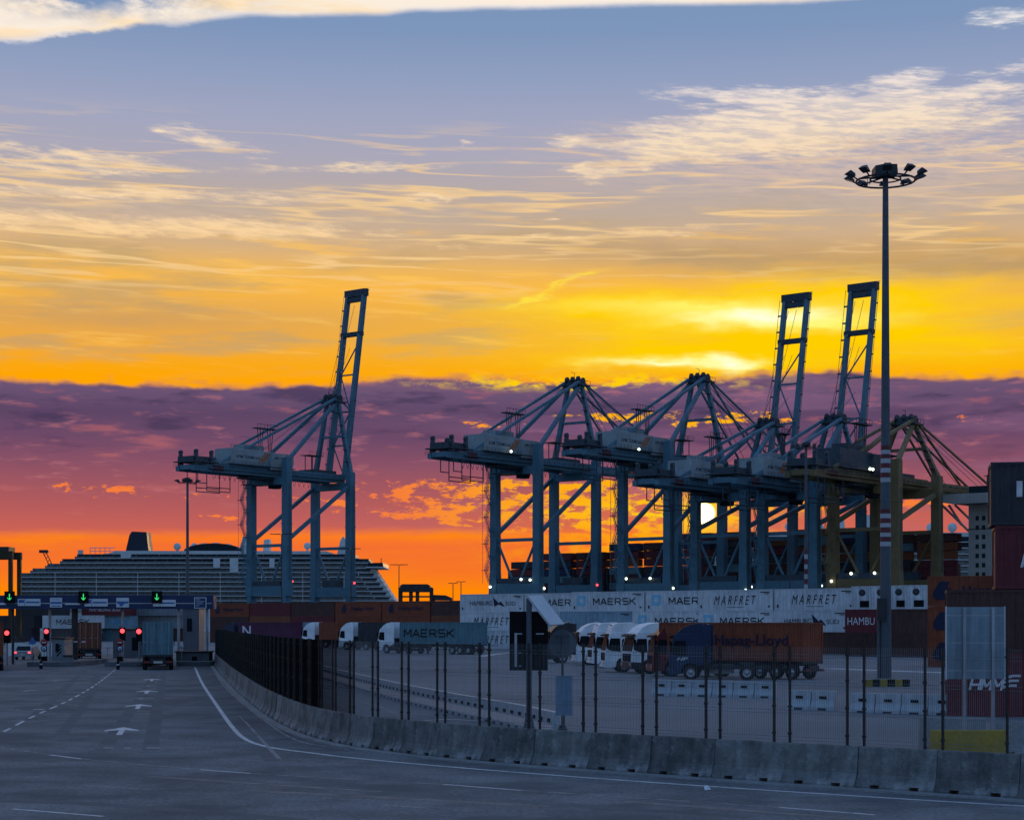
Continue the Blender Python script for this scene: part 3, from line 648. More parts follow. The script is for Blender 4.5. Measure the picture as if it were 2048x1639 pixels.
# ================================================================ ship-to-shore cranes
def make_crane(label, loc, K=1.0, col='blue_crane', gauge=30.6, half=8.35, zg=51.5, gd=2.9, apex=81.0, back=37.0, boom=65.5, up=84.5, house=(-21, 6), leg=2.5, gy=3.6, text=True, housecol='house', stairs=True, hinge=6.0, lamps=(), dark='crane_dark', tip_frame=True, ap_g=0.0):
    """local frame: x = across the quay towards the water (0 = landside rail), y = along the quay (- = towards the camera), z = up"""
    t = thing('container_crane', label, 'crane', loc, math.atan2(UG.y, UG.x), 'ship-to-shore cranes on the quay', K)
    c = M[col]; dk = M[dark]
    zt = zg + gd; zs0, zs1 = 12.2, 15.6; zm = 29.0
    # legs: landside ones carry on past the girder on the near side
    for gx in (0.0, gauge):
        for sy in (-1, 1):
            y = sy * half; top = zt + (3.6 if (gx == 0 and sy < 0) else 0.6)
            m = MB(); m.beam((gx, y, 2.2), (gx, y, zs0), 1.9, leg + 0.2, (1, 0, 0)); m.beam((gx, y, zs0), (gx, y, zs1 + 4), leg * 1.25, leg * 1.15, (1, 0, 0), leg, leg); m.beam((gx, y, zs1 + 4), (gx, y, top), leg, leg, (1, 0, 0), leg * 0.95, leg * 0.95)
            lg = m.build('leg', c, t)
            m = MB()
            for b in (-3.4, 3.4):
                m.bx(gx - 0.9, gx + 0.9, y + b - 2.6, y + b + 2.6, 0.9, 2.3)
                for w in (-1.7, 1.7): m.tube((gx - 0.35, y + b + w, 0.75), (gx + 0.35, y + b + w, 0.75), 0.72, 10)
            m.build('bogie', dk, t)
        m = MB(); m.bx(gx - 1.2, gx + 1.2, -half + leg / 2, half - leg / 2, zs0, zs1); m.build('sill_beam', c, t)
        m = MB(); m.bx(gx - 0.45, gx + 0.45, -half + leg / 2, half - leg / 2, zm - 0.5, zm + 0.5); m.build('tie_beam', c, t)
        for sy in (-1, 1): MB().tube((gx, sy * (half - leg / 2), zm - 1.2), (gx, sy * 0.9, zs1 - 0.1), 0.42, 8).build('lower_brace', c, t)
        m = MB(); m.bx(gx - 1.0, gx + 1.0, -half + leg / 2, half - leg / 2, zg - 2.4, zg - 0.05); m.build('cross_beam', c, t)
    for sy in (-1, 1):
        MB().beam((leg / 2 - 0.1, sy * half, zm + 2.2), (gauge - leg / 2 + 0.1, sy * half, zg - 1.6), 1.0, 1.15).build('diagonal_brace', c, t)
    # girders
    for sy in (-1, 1):
        m = MB(); m.beam((-back, sy * gy, zg + 0.9), (-back + 14, sy * gy, zg + gd / 2), 1.5, 1.6, h2=gd, w2=1.6); m.bx(-back + 14, gauge + hinge, sy * gy - 0.8, sy * gy + 0.8, zg, zt)
        m.bx(-back + 6, gauge + hinge, sy * (gy + 0.8), sy * (gy + 1.7), zg + 1.0, zg + 1.12)
        g = m.build('girder', c, t)
        m = MB()
        for z in (0.6, 1.15): m.tube((-back, sy * (gy + 1.7), zt + z - 1.8), (gauge + hinge, sy * (gy + 1.7), zt + z - 1.8), 0.06, 4)
        x = -back
        while x < gauge + hinge: m.tube((x, sy * (gy + 1.7), zt - 1.8), (x, sy * (gy + 1.7), zt - 0.65), 0.05, 4); x += 2.6
        m.build('handrail', dk, g)
        m = MB(); m.bx(-back + 8, -back + 12.5, sy * (gy + 0.84), sy * (gy + 0.86), zg + 0.4, zg + 2.2); m.build('red_plate', M['red_lead'], g)
    for x in (-back + 0.8, -back + 13, -5, 10, gauge - 4, gauge + hinge - 0.8): MB().bx(x - 0.6, x + 0.6, -gy + 0.8, gy - 0.8, zg + 0.5, zg + 2.0).build('girder_tie', c, t)
    # sheave stand on the tail of the girders and the frame hung beneath
    m = MB()
    for x in (-back + 1.5, -back + 8.0):
        for y in (-gy, gy):
            m.beam((x, y, zg + 1.6), (x, y, zt + 3.3), 1.3, 1.5, w2=0.8, h2=0.9); m.tube((x, y - 0.4, zt + 3.3), (x, y + 0.4, zt + 3.3), 0.7, 10)
    m.bx(-back - 0.6, -back + 10, -gy - 1.2, gy + 1.2, zt - 0.1, zt + 0.25); m.bx(-back + 0.2, -back + 7, -gy, gy, zt + 0.3, zt + 1.8)
    m.build('tail_sheave_stand', dk, t)
    m = MB(); x0, x1 = -back + 5.5, -back + 15.5
    for y in (-gy - 0.6, gy * 0.2):
        for a, b in (((x0, zg + 0.2), (x0, zg - 6.2)), ((x1, zg + 0.4), (x1, zg - 6.2)), ((x0, zg - 6.2), (x1, zg - 6.2)), ((x0, zg - 5.0), (x1, zg - 5.0)), ((x0 - 3.8, zg + 0.2), (x0 - 3.8, zg - 3.8)), ((x0 - 3.8, zg - 3.8), (x0, zg - 3.8))):
            m.tube((a[0], y, a[1]), (b[0], y, b[1]), 0.16, 5)
    m.build('hanging_frame', dk, t)
    # machinery house with its rounded cabin and masts
    h0, h1 = house; hw = gy + 0.4
    m = MB(); m.prism([(h0, zt + 0.5), (h1 - 8, zt + 0.5), (h1 - 8, zt + 5.3), (h0 + 0.4, zt + 5.5)], -hw, hw, None, 0.02); m.bx(h0 + 7, h1 - 11, -hw + 1.2, hw - 2, zt + 5.4, zt + 7.2)
    hs = m.build('machinery_house', M[housecol], t)
    m = MB(); m.prism([(h1 - 10.5, zt - 0.6), (h1 - 0.6, zt - 0.4), (h1 + 0.4, zt + 2.0), (h1 + 0.2, zt + 4.4), (h1 - 2.4, zt + 5.0), (h1 - 9.6, zt + 4.9)], -hw - 1.3, -hw + 3.5, None, 0.02); m.build('electrical_cabin', M[housecol], t)
    m = MB(); m.bx(h0 - 1.0, h1 + 0.8, -hw - 1.6, -hw, zt + 0.1, zt + 0.35)
    for z in (0.7, 1.3): m.tube((h0 - 1, -hw - 1.55, zt + z), (h1 - 10.5, -hw - 1.55, zt + z), 0.06, 4)
    x = h0
    while x < h1 - 10.5: m.tube((x, -hw - 1.55, zt + 0.3), (x, -hw - 1.55, zt + 1.3), 0.05, 4); x += 1.8
    for z in (0.6, 1.2): m.tube((h0, -hw + 0.3, zt + 5.5 + z), (h1 - 9, -hw + 0.3, zt + 5.5 + z), 0.05, 4)
    x = h0 + 0.5
    while x < h1 - 9: m.tube((x, -hw + 0.3, zt + 5.4), (x, -hw + 0.3, zt + 6.7), 0.05, 4); x += 2.0
    m.build('house_walkway', dk, t)
    if text:
        lettering('APM TERMINALS', M['ink_blue'], hs, (h0 + 8.2, -hw - 0.02, zt + 2.9), 12.0, 1.1, FACE_F, 0.01)
        lettering('APM TERMINALS', M['ink_blue'], hs, (h1 - 5.0, -hw - 1.33, zt + 3.3), 7.6, 1.0, FACE_F, 0.01)
        m = MB(); y = -hw - 0.03
        for k, (dx, w) in enumerate(((0.0, 0.7), (1.1, 0.8), (2.2, 0.5))): m.add([(h1 - 14.8 + dx, y - k * 0.002, zt + 1.6), (h1 - 14.8 + dx + w, y - k * 0.002, zt + 1.6), (h1 - 11.8 + dx + w, y - k * 0.002, zt + 4.8), (h1 - 11.8 + dx, y - k * 0.002, zt + 4.8)], [(0, 1, 2, 3)])
        m.build('flash_stripe', paint('stripe_orange', (0.5, 0.14, 0.02)), hs)
    for x in (h0 + 16.5, h1 - 6.0):
        m = MB(); y = -0.5; hgt = zt + 5.2
        for dx in (-1.0, 0.0, 1.0): m.tube((x + dx * (0.5 if dx else 0.2), y, hgt), (x + dx * 1.3, y, hgt + 8.0), 0.14, 5)
        m.bx(x - 2.4, x + 2.4, y - 1.2, y + 1.2, hgt + 7.9, hgt + 8.2)
        for a in (-2.3, -0.8, 0.8, 2.3): m.tube((x + a, y - 1.1, hgt + 8.1), (x + a, y - 1.1, hgt + 9.5), 0.08, 4)
        m.tube((x - 2.4, y - 1.1, hgt + 9.4), (x + 2.4, y - 1.1, hgt + 9.4), 0.08, 4)
        m.build('service_mast', dk, t)
    # trolley and driver's cab under the girder
    m = MB(); xc = 3.0 - 14; m.bx(xc - 1, xc + 14, -gy + 0.9, gy - 0.9, zg - 0.9, zg - 0.3)
    for y in (-2, 2): m.tube((xc + 1, y, zg - 0.5), (xc + 1, y, zg - 2.6), 0.12, 5); m.tube((xc + 11, y, zg - 0.5), (xc + 11, y, zg - 2.6), 0.12, 5)
    m.bx(xc + 0.5, xc + 9, -2.4, 2.4, zg - 2.8, zg - 2.6)
    for z in (-2.0, -1.4): m.tube((xc + 0.5, -2.4, zg + z), (xc + 9, -2.4, zg + z), 0.08, 4)
    m.build('trolley', dk, t)
    m = MB(); m.prism([(xc + 10, zg - 3.6), (xc + 13.4, zg - 3.6), (xc + 14.0, zg - 2.2), (xc + 13.6, zg - 0.5), (xc + 10, zg - 0.5)], -3.2, -0.6, None, 0.03); m.build('driver_cab', M['glass'], t)
    # pylon over the seaside legs
    ax = gauge + ap_g; aw = 2.6
    for sy in (-1, 1):
        MB().beam((gauge, sy * half, zt + 0.2), (ax, sy * aw, apex - 1.2), 1.5, 1.5, (1, 0, 0), 1.1, 1.1).build('pylon_leg', c, t)
        MB().beam((0.6, sy * (half if sy < 0 else half), zt + (2.8 if sy < 0 else 0.3)), (ax - 1.0, sy * aw, apex - 1.6), 1.1, 1.1).build('rear_strut', c, t)
        MB().beam((-back + 11, sy * gy, zt - 0.1), (ax - 1.6, sy * (aw + 0.3), apex - 0.4), 0.75, 0.8).build('back_stay', c, t)
    m = MB(); zq = zt + (apex - zt) * 0.5; wq = half + (aw - half) * 0.5; m.bx(ax - 0.4, ax + 0.4, -wq, wq, zq - 0.4, zq + 0.4); m.build('pylon_tie', c, t)
    m = MB(); m.bx(ax - 2.8, ax + 3.0, -aw - 1.4, aw + 1.4, apex - 1.6, apex - 1.2); m.bx(ax - 1.6, ax + 1.8, -aw - 0.4, aw + 0.4, apex - 1.2, apex + 0.4)
    for y in (-2.2, 0, 2.2): m.tube((ax - 1.2, y - 0.3, apex + 0.5), (ax - 1.2, y + 0.3, apex + 0.5), 1.0, 10); m.tube((ax + 1.4, y - 0.3, apex + 0.4), (ax + 1.4, y + 0.3, apex + 0.4), 0.9, 10)
    for x in (-2.8, -0.9, 1.0, 3.0): m.tube((ax + x, -aw - 1.4, apex - 1.2), (ax + x, -aw - 1.4, apex + 0.1), 0.07, 4)
    m.tube((ax - 2.8, -aw - 1.4, apex), (ax + 3, -aw - 1.4, apex), 0.07, 4); m.tube((ax - 2.8, aw + 1.4, apex), (ax + 3, aw + 1.4, apex), 0.07, 4)
    m.tube((ax + 0.4, 0.4, apex), (ax + 0.4, 0.4, apex + 2.9), 0.09, 4); m.tube((ax + 0.4, 0.4, apex + 2.8), (ax - 1.6, 0.4, apex + 2.9), 0.07, 4)
    m.build('apex_platform', dk, t)
    # ladder landings up the near pylon leg
    m = MB(); p0, p1 = Vector((gauge, -half, zt)), Vector((ax, -aw, apex - 1.2))
    for k in range(1, 6):
        p = p0 + (p1 - p0) * k / 6.0; m.bx(p.x - 2.0, p.x - 0.4, p.y - 1.0, p.y + 0.6, p.z - 0.1, p.z); m.tube((p.x - 1.9, p.y - 0.9, p.z), (p.x - 1.9, p.y - 0.9, p.z + 1.1), 0.06, 4); m.tube((p.x - 1.9, p.y - 0.9, p.z + 1.1), (p.x - 0.5, p.y - 0.9, p.z + 1.1), 0.06, 4)
        q = p0 + (p1 - p0) * (k - 1) / 6.0; m.tube((q.x - 1.1, q.y - 0.3, q.z), (p.x - 1.1, p.y - 0.3, p.z), 0.10, 4)
    m.build('pylon_ladder', dk, t)
    # landing platforms on the rear of the girder between pylon and house
    m = MB()
    for x in (gauge - 12, gauge - 8.5):
        for y in (-1.5, 1.5): m.tube((x, y, zt), (x, y, zt + 6), 0.16, 5)
        m.bx(x - 1.8, x + 1.8, -2.2, 2.2, zt + 5.9, zt + 6.1)
        for z in (6.7, 7.3): m.tube((x - 1.8, -2.2, zt + z), (x + 1.8, -2.2, zt + z), 0.06, 4)
        for dx in (-1.8, 1.8): m.tube((x + dx, -2.2, zt + 6), (x + dx, -2.2, zt + 7.3), 0.06, 4)
    m.bx(gauge - 13, gauge - 2, -gy, gy, zt, zt + 1.1)
    m.build('rope_tower', dk, t)
    # festoon cable loops and a light bracket row under the far girder
    m = MB(); x = -back + 16
    while x < gauge + hinge - 3:
        m.tube((x, gy + 1.4, zg + 0.9), (x + 1.1, gy + 1.4, zg - 1.5), 0.09, 4); m.tube((x + 1.1, gy + 1.4, zg - 1.5), (x + 2.2, gy + 1.4, zg + 0.9), 0.09, 4); x += 2.3
    m.tube((-back + 15, gy + 1.4, zg + 0.95), (gauge + hinge - 2, gy + 1.4, zg + 0.95), 0.12, 4); m.build('festoon_cable', dk, t)
    for gx in (0.0, gauge):
        m = MB(); y = -half - leg / 2 - 0.25
        for z in range(int(zs1) + 3, int(zg) - 1, 3): m.tube((gx - 0.3, y, z), (gx + 0.3, y, z), 0.05, 4)
        for dx in (-0.3, 0.3): m.tube((gx + dx, y, zs1 + 2), (gx + dx, y, zg - 1), 0.06, 4)
        m.build('leg_ladder', dk, t)
        for zz in (22.5, 36.0): MB().beam((gx, -half, zz), (gx, -half, zz + 0.35), leg * 1.06, leg * 1.06, (1, 0, 0)).build('flange', c, t)
    # boom
    hx, hz = gauge + hinge, zg + gd * 0.55
    ang = math.radians(up); bd = Vector((math.cos(ang), 0, math.sin(ang))); bn = Vector((-math.sin(ang), 0, math.cos(ang)))
    H = Vector((hx + 0.3, 0, hz))
    def bp(s, y, n=0.0): return H + bd * s + bn * n + Vector((0, y, 0))
    by = gy + (0.3 if up > 10 else 0)
    for sy in (-1, 1):
        MB().beam(bp(0, sy * by), bp(boom, sy * by), 1.2, gd * 0.74, tuple(bn), 1.1, gd * 0.64).build('boom_beam', c, t)
    for s in (1.5, boom * 0.18, boom * 0.36, boom * 0.56): MB().beam(bp(s, -by + 0.72), bp(s, by - 0.72), 0.5, 0.5).build('boom_tie', c, t)
    m = MB(); st = [boom * k for k in (0.02, 0.18, 0.36, 0.56, 0.72)]
    for k in range(4):
        sy = 1 if k % 2 else -1; m.tube(bp(st[k], sy * (by - 0.7)), bp(st[k + 1], -sy * (by - 0.7)), 0.24, 6)
    m.build('boom_lacing', c, t)
    m = MB(); m.beam(bp(boom * 0.78, -by - 0.8), bp(boom * 0.78, by + 0.8), 2.0, 1.4); m.build('boom_cross_beam', dk, t)
    m = MB(); m.beam(bp(boom + 0.3, -by - 0.9), bp(boom + 0.3, by + 0.9), 2.2, 2.4); m.beam(bp(boom - 2.0, -by + 0.7), bp(boom - 2.0, by - 0.7), 1.4, 1.6)
    if tip_frame:
        for y in (-by - 0.8, by + 0.8): m.tube(bp(boom + 1.4, y), bp(boom + 1.6, y, -1.5 if up > 10 else 1.5), 0.1, 4)
        m.tube(bp(boom + 1.6, -by - 1.6), bp(boom + 1.6, by + 1.2), 0.1, 4)
    m.build('boom_head', dk, t)
    m = MB()
    for k in range(1, 12):
        s = boom * k / 12.0; m.beam(bp(s, by + 0.9, 0.2), bp(s, by + 2.0, 0.2), 0.14, 0.5); m.beam(bp(s, -by - 0.9, 0.2), bp(s, -by - 1.6, 0.2), 0.14, 0.4)
    m.tube(bp(1, -by - 1.5, 0.3), bp(boom, -by - 1.5, 0.3), 0.08, 4); m.tube(bp(1, by + 1.8, 0.3), bp(boom, by + 1.8, 0.3), 0.08, 4)
    m.build('boom_walkway', dk, t)
    A0 = Vector((ax + 1.6, 0, apex - 0.6))
    for sy in (-1, 1):
        if up < 10:
            for s in (0.42, 0.86): MB().beam(A0 + Vector((0, sy * aw, 0)), bp(boom * s, sy * by, gd * 0.4), 0.5, 0.5).build('fore_stay', c, t)
            for s in (0.34, 0.6, 0.9): MB().tube(A0 + Vector((0, sy * 0.7, 0.6)), bp(boom * s, sy * 1.0, gd * 0.4), 0.09, 4).build('hoist_rope', M['rope'], t)
        else:
            MB().beam(A0 + Vector((0.5, sy * aw, -0.5)), bp(boom * 0.36, sy * (by + 0.3), gd * 0.45), 0.5, 0.5).build('fore_stay', c, t)
            for s in (0.48, 0.7, 0.93): MB().tube(A0 + Vector((-3.0, sy * 1.2, 1.0)), bp(boom * s, sy * 1.4, gd * 0.6), 0.08, 4).build('hoist_rope', M['rope'], t)
            MB().tube(A0 + Vector((-2.0, sy * 2.6, 0.0)), Vector((-1, sy * 3, zt + 6)), 0.07, 4).build('hoist_rope', M['rope'], t)
    # zigzag stairs up the far landside leg
    if stairs:
        m = MB(); z = zs1; side = 1; y0 = half; xl = -leg / 2 - 0.9
        while z < zg - 1:
            zn = z + 4.1; a, b = (xl - 0.6, xl - 2.6) if side > 0 else (xl - 2.6, xl - 0.6)
            for yy in (-0.55, 0.55): m.beam((a, y0 + yy, z), (b, y0 + yy, zn), 0.08, 0.18); m.tube((a, y0 + yy, z + 1), (b, y0 + yy, zn + 1), 0.05, 4)
            m.beam((a, y0, z), (b, y0, zn), 0.35, 0.05)
            m.bx(min(a, b) - 0.7 if side > 0 else xl - 1.0, xl if side < 0 else max(a, b) - 1.4, y0 - 1.0, y0 + 1.0, zn - 0.1, zn + 0.06)
            m.bx(xl - 3.6 if side > 0 else xl - 0.9, xl - 2.4 if side > 0 else xl, y0 - 1.0, y0 + 1.0, zn - 0.1, zn + 0.05)
            for zz in (0.6, 1.15): m.tube((xl - 3.6 if side > 0 else xl - 2.7, y0 - 1.0, zn + zz), (xl, y0 - 1.0, zn + zz), 0.06, 4)
            for xx in (xl - 3.5, xl - 2.4, xl - 1.2): m.tube((xx, y0 - 1.0, zn - 0.1 if side > 0 else zn), (xx, y0 - 1.0, zn + 1.15), 0.06, 4)
            m.tube((xl - 3.0, y0 + 0.9, z), (xl - 3.0, y0 + 0.9, zn), 0.08, 4)
            z = zn; side = -side
        m.build('stair_tower', c, t)
    MB().bx(-1.3, -0.2, -half + 2, half - 2, zs1 + 0.02, zs1 + 1.6).build('cable_reel_box', dk, t); MB().bx(gauge - 1.1, gauge + 1.1, -4, 4, zs1 + 0.02, zs1 + 2.4).build('cable_reel_box', dk, t)
    for p, mt in lamps:
        m = MB(); m.ball((0, 0, 0), 0.4, 6); o = m.build('floodlight', M['lamp_white' if mt == 'w' else 'lamp_red'], t, p)
    return t
def quay_at(x):                      # point of the landside rail seen in this column
    # X = 40 + .788 t ; Y = 545 - .616 t ; X/Y = (x-CX)/FOC
    k = (x - CX) / FOC; tt = (k * 545.0 - 40.0) / (0.788 + 0.616 * k); return QP(tt, 0), 545.0 - 0.616 * tt
WL = lambda *a: [(p, 'w') for p in a]
p, Y = quay_at(538); make_crane('blue container crane with raised boom standing alone before the cruise ship', p, Y / 600.0, hinge=1.5, up=81.2, boom=66.5, lamps=[((1.5, -5.6, 57.6), 'w'), ((1.5, -9.4, 17), 'r'), ((31, -9.8, 17), 'r')])
p, Y = quay_at(1033); make_crane('blue container crane with lowered boom, leftmost of the cluster on the right', p, Y / 555.0, up=0.5, lamps=WL((-3, 8, 14.6), (-1.6, -3, 16.8), (-1.6, -6.5, 16.6), (1, -9.9, 14.0), (-10, -5.7, 55.2)) + [((29, -9.9, 15.5), 'r')])
p, Y = quay_at(1291); make_crane('blue container crane with lowered boom and the tallest apex of the cluster', p, Y / 545.0, up=0.5, lamps=WL((-3, 5, 17), (-2, -3, 17), (0, -9.9, 14.0), (-12, -5.7, 54.9)))
p, Y = quay_at(1440); make_crane('low blue container crane whose raised boom stands left of the one beside the mast', p, Y / 525.0, gauge=28, zg=41.2, gd=2.8, apex=64.5, back=39, boom=62.8, up=79.4, house=(-22, 4), hinge=5.5, lamps=WL((1.5, -9.6, 14), (10, -9.6, 14), (-2, -9.8, 13)))
p, Y = quay_at(1577); make_crane('low blue container crane with raised boom directly beside the tall light mast', p, Y / 510.0, gauge=28, zg=40.6, gd=2.8, apex=64, back=36, boom=64, up=79.2, house=(-21, 2), hinge=5.5, lamps=WL((1.5, -9.6, 14), (8, -9.6, 14)))
p, Y = quay_at(1729); make_crane('yellow brown container crane with lowered boom behind the light mast', p, Y / 490.0, col='yellow_crane', gauge=25.5, half=9.4, zg=41.0, gd=3.0, apex=61.0, back=36, boom=55, up=0.5, house=(-22, 5), text=False, housecol='crane_dark', hinge=5, leg=2.6, lamps=WL((-2, 9, 15), (-2, 3, 17), (-2, -4, 17), (-8, -5.7, 44.6), (-6.4, -5.7, 44.6)))

# ================================================================ shipping containers
CL, CW, CH = 12.19, 2.44, 2.59
def corr(m, p0, ux, L, z0, z1, n, depth, nrm, pitch=0.28):
    """corrugated wall from p0 along ux"""
    k = max(2, int(round(L / pitch))); xs = []
    for i in range(k):
        a = i * L / k; w = L / k
        xs += [(a, 0), (a + w * 0.25, 0), (a + w * 0.5, 1), (a + w * 0.75, 1)]
    xs.append((L, 0))
    vs = []
    for a, d in xs:
        q = p0 + ux * a - nrm * (depth * d); vs += [Vector((q.x, q.y, z0)), Vector((q.x, q.y, z1))]
    m.add(vs, [(2 * i, 2 * i + 2, 2 * i + 3, 2 * i + 1) for i in range(len(xs) - 1)])
_CM = {}
def container_meshes(L=CL, H=CH, reefer=False):
    key = (L, H, reefer)
    if key in _CM: return _CM[key]
    x, y = L / 2, CW / 2
    m = MB(); X = Vector((1, 0, 0)); Yv = Vector((0, 1, 0)); ins = 0.03
    p = 0.22 if reefer else 0.28; d = 0.008 if reefer else 0.036
    corr(m, Vector((-x + 0.12, -y + ins, 0)), X, L - 0.24, 0.14, H - 0.1, 0, d, Vector((0, -1, 0)), p)
    corr(m, Vector((-x + 0.12, y - ins, 0)), X, L - 0.24, 0.14, H - 0.1, 0, d, Vector((0, 1, 0)), p)
    corr(m, Vector((x - ins, -y + 0.1, 0)), Yv, CW - 0.2, 0.14, H - 0.1, 0, d, Vector((1, 0, 0)), p)
    m.add([(-x + 0.02, -y + 0.02, H - 0.05), (x - 0.02, -y + 0.02, H - 0.05), (x - 0.02, y - 0.02, H - 0.05), (-x + 0.02, y - 0.02, H - 0.05)], [(0, 1, 2, 3)])
    m.add([(-x + 0.02, -y + 0.02, 0.1), (x - 0.02, -y + 0.02, 0.1), (x - 0.02, y - 0.02, 0.1), (-x + 0.02, y - 0.02, 0.1)], [(3, 2, 1, 0)])
    walls = m.mesh('walls')
    m = MB()
    for sx in (-1, 1):
        for sy in (-1, 1):
            m.box((sx * (x - 0.07), sy * (y - 0.07), H / 2), (0.14, 0.14, H - 0.24))
            for z in (0.06, H - 0.06): m.box((sx * (x - 0.09), sy * (y - 0.082), z), (0.18, 0.165, 0.12))
    for sy in (-1, 1):
        m.bx(-x + 0.16, x - 0.16, sy * (y - 0.005), sy * (y - 0.07), 0.0, 0.15); m.bx(-x + 0.16, x - 0.16, sy * (y - 0.005), sy * (y - 0.07), H - 0.12, H - 0.002)
    for sx in (-1, 1):
        m.bx(sx * (x - 0.004), sx * (x - 0.08), -y + 0.15, y - 0.15, 0.0, 0.15); m.bx(sx * (x - 0.004), sx * (x - 0.08), -y + 0.15, y - 0.15, H - 0.13, H - 0.003)
    frame = m.mesh('frame')
    if reefer:
        m = MB(); m.bx(-x + 0.05, -x + 0.11, -y + 0.15, y - 0.15, 0.16, H - 0.14); mach = m.mesh('end_panel')
        m = MB(); m.lathe((-x + 0.049, 0.0, H * 0.72), [(0.02, -0.02), (0.36, -0.02), (0.40, 0.0)], 14, 'X'); fan = m.mesh('fan')
        m = MB(); m.bx(-x + 0.03, -x + 0.048, -0.85, 0.25, 0.25, 1.0); grille = m.mesh('grille')
        r = (walls, frame, mach, fan, grille)
    else:
        m = MB()
        for i, (a, b) in enumerate(((-y + 0.15, -0.012), (0.012, y - 0.15))):
            m.bx(-x + 0.04, -x + 0.09, a, b, 0.16, H - 0.15)
        ds = []
        for a, b in ((-y + 0.15, -0.012), (0.012, y - 0.15)):
            m = MB(); m.bx(-x + 0.045, -x + 0.09, a, b, 0.16, H - 0.15)
            for z in (0.75, 1.35, 1.95): m.bx(-x + 0.030, -x + 0.045, a + 0.08, b - 0.08, z - 0.03, z + 0.03)
            ds.append(m.mesh('door'))
        rods = []
        for yy in (-0.86, -0.30, 0.30, 0.86):
            m = MB(); m.tube((-x + 0.012, yy, 0.06), (-x + 0.012, yy, H - 0.06), 0.022, 5)
            for z in (0.12, 0.5, H - 0.5, H - 0.12): m.box((-x + 0.02, yy, z), (0.04, 0.09, 0.06))
            m.box((-x + 0.010, yy + 0.14, 1.05), (0.03, 0.34, 0.05)); rods.append(m.mesh('lock_rod'))
        r = (walls, frame, ds, rods)
    _CM[key] = r; return r
def container(label, loc, rz, col, L=CL, H=CH, reefer=False, detail=2, group='shipping containers stacked in the yard', fcol=None):
    """local x along the box (doors or cooling unit at -x), local -y is the side turned to the camera"""
    t = thing('shipping_container', label, 'container', loc, rz, group)
    ms = container_meshes(L, H, reefer); c = M[col]
    if detail and reefer: id_marks(t, L, H)
    put('walls', ms[0], c, t); put('frame', ms[1], M[fcol] if fcol else c, t)
    if detail > 0:
        if reefer:
            e = put('end_panel', ms[2], c, t)
            if detail > 1: put('fan', ms[3], M['dark'], e); put('grille', ms[4], M['black'], e)
        else:
            for k, dm in enumerate(ms[2]):
                d = put('door', dm, c, t)
                if detail > 1:
                    for r in ms[3][2 * k:2 * k + 2]: put('lock_rod', r, M['galv'] if col not in ('c_maroon', 'c_brown') else c, d)
    return t
def id_marks(t, L, H):
    y = -CW / 2 - 0.006
    for x0, x1, z0, z1 in ((L / 2 - 1.9, L / 2 - 0.5, H - 0.42, H - 0.30), (L / 2 - 1.3, L / 2 - 0.5, H - 0.58, H - 0.50), (-L / 2 + 0.4, -L / 2 + 0.62, 0.35, 0.75), (L / 2 - 0.7, L / 2 - 0.45, 0.4, 0.62)): MB().bx(x0, x1, y, y + 0.004, z0, z1).build('stencil_mark', M['ink'], t)
def star_square(parent, x, z, s, mat='ink_star'):
    y = -CW / 2 - 0.006
    m = MB(); m.add([(x - s / 2, y, z - s / 2), (x + s / 2, y, z - s / 2), (x + s / 2, y, z + s / 2), (x - s / 2, y, z + s / 2)], [(0, 1, 2, 3)]); o = m.build('logo_square', M[mat], parent)
    vs = [Vector((x, y - 0.006, z))]
    for k in range(14):
        r = s * (0.42 if k % 2 == 0 else 0.14); a = math.pi / 2 + math.pi * k / 7; vs.append(Vector((x + r * math.cos(a), y - 0.006, z + r * math.sin(a))))
    m = MB(); m.add(vs, [(0, 1 + k, 1 + (k + 1) % 14) for k in range(14)]); m.build('star', M['ink_white'], o)
def deco_star(t, H=CH, L=CL, ink='ink'):
    star_square(t, -L * 0.36, H * 0.55, H * 0.52)
    block_letters('MAERSK', M[ink], t, (L * 0.10, -CW / 2 - 0.006, H * 0.50), L * 0.58, H * 0.33)
def deco_pennant(t, H=CH, L=CL, ink='ink_blue', small=False):
    y = -CW / 2 - 0.006
    lettering('HAMBURG', M[ink], t, (-L * 0.16, y, H * 0.5), L * 0.36, H * 0.24, FACE_F, 0.0)
    lettering('SÜD', M[ink], t, (L * 0.30, y, H * 0.5), L * 0.16, H * 0.26, FACE_F, 0.0)
    m = MB(); m.add([(L * 0.03, y, H * 0.82), (L * 0.05, y, H * 0.30), (L * 0.13, y, H * 0.46)], [(0, 1, 2)])
    m.add([(L * 0.10, y - 0.003, H * 0.44), (L * 0.15, y - 0.003, H * 0.60), (L * 0.22, y - 0.003, H * 0.28)], [(0, 1, 2)]); m.build('pennant_mark', M['ink_blue' if ink != 'ink_white' else 'ink_white'], t)
def deco_slant(t, H=CH, L=CL):
    lettering('MARFRET', M['ink'], t, (0.0, -CW / 2 - 0.006, H * 0.5), L * 0.56, H * 0.42, FACE_F, -0.005, 0.35, 1.55)
    m = MB(); m.bx(-L * 0.10, L * 0.12, -CW / 2 - 0.006, -CW / 2 - 0.002, H * 0.17, H * 0.19); m.build('underline', M['ink_blue'], t)
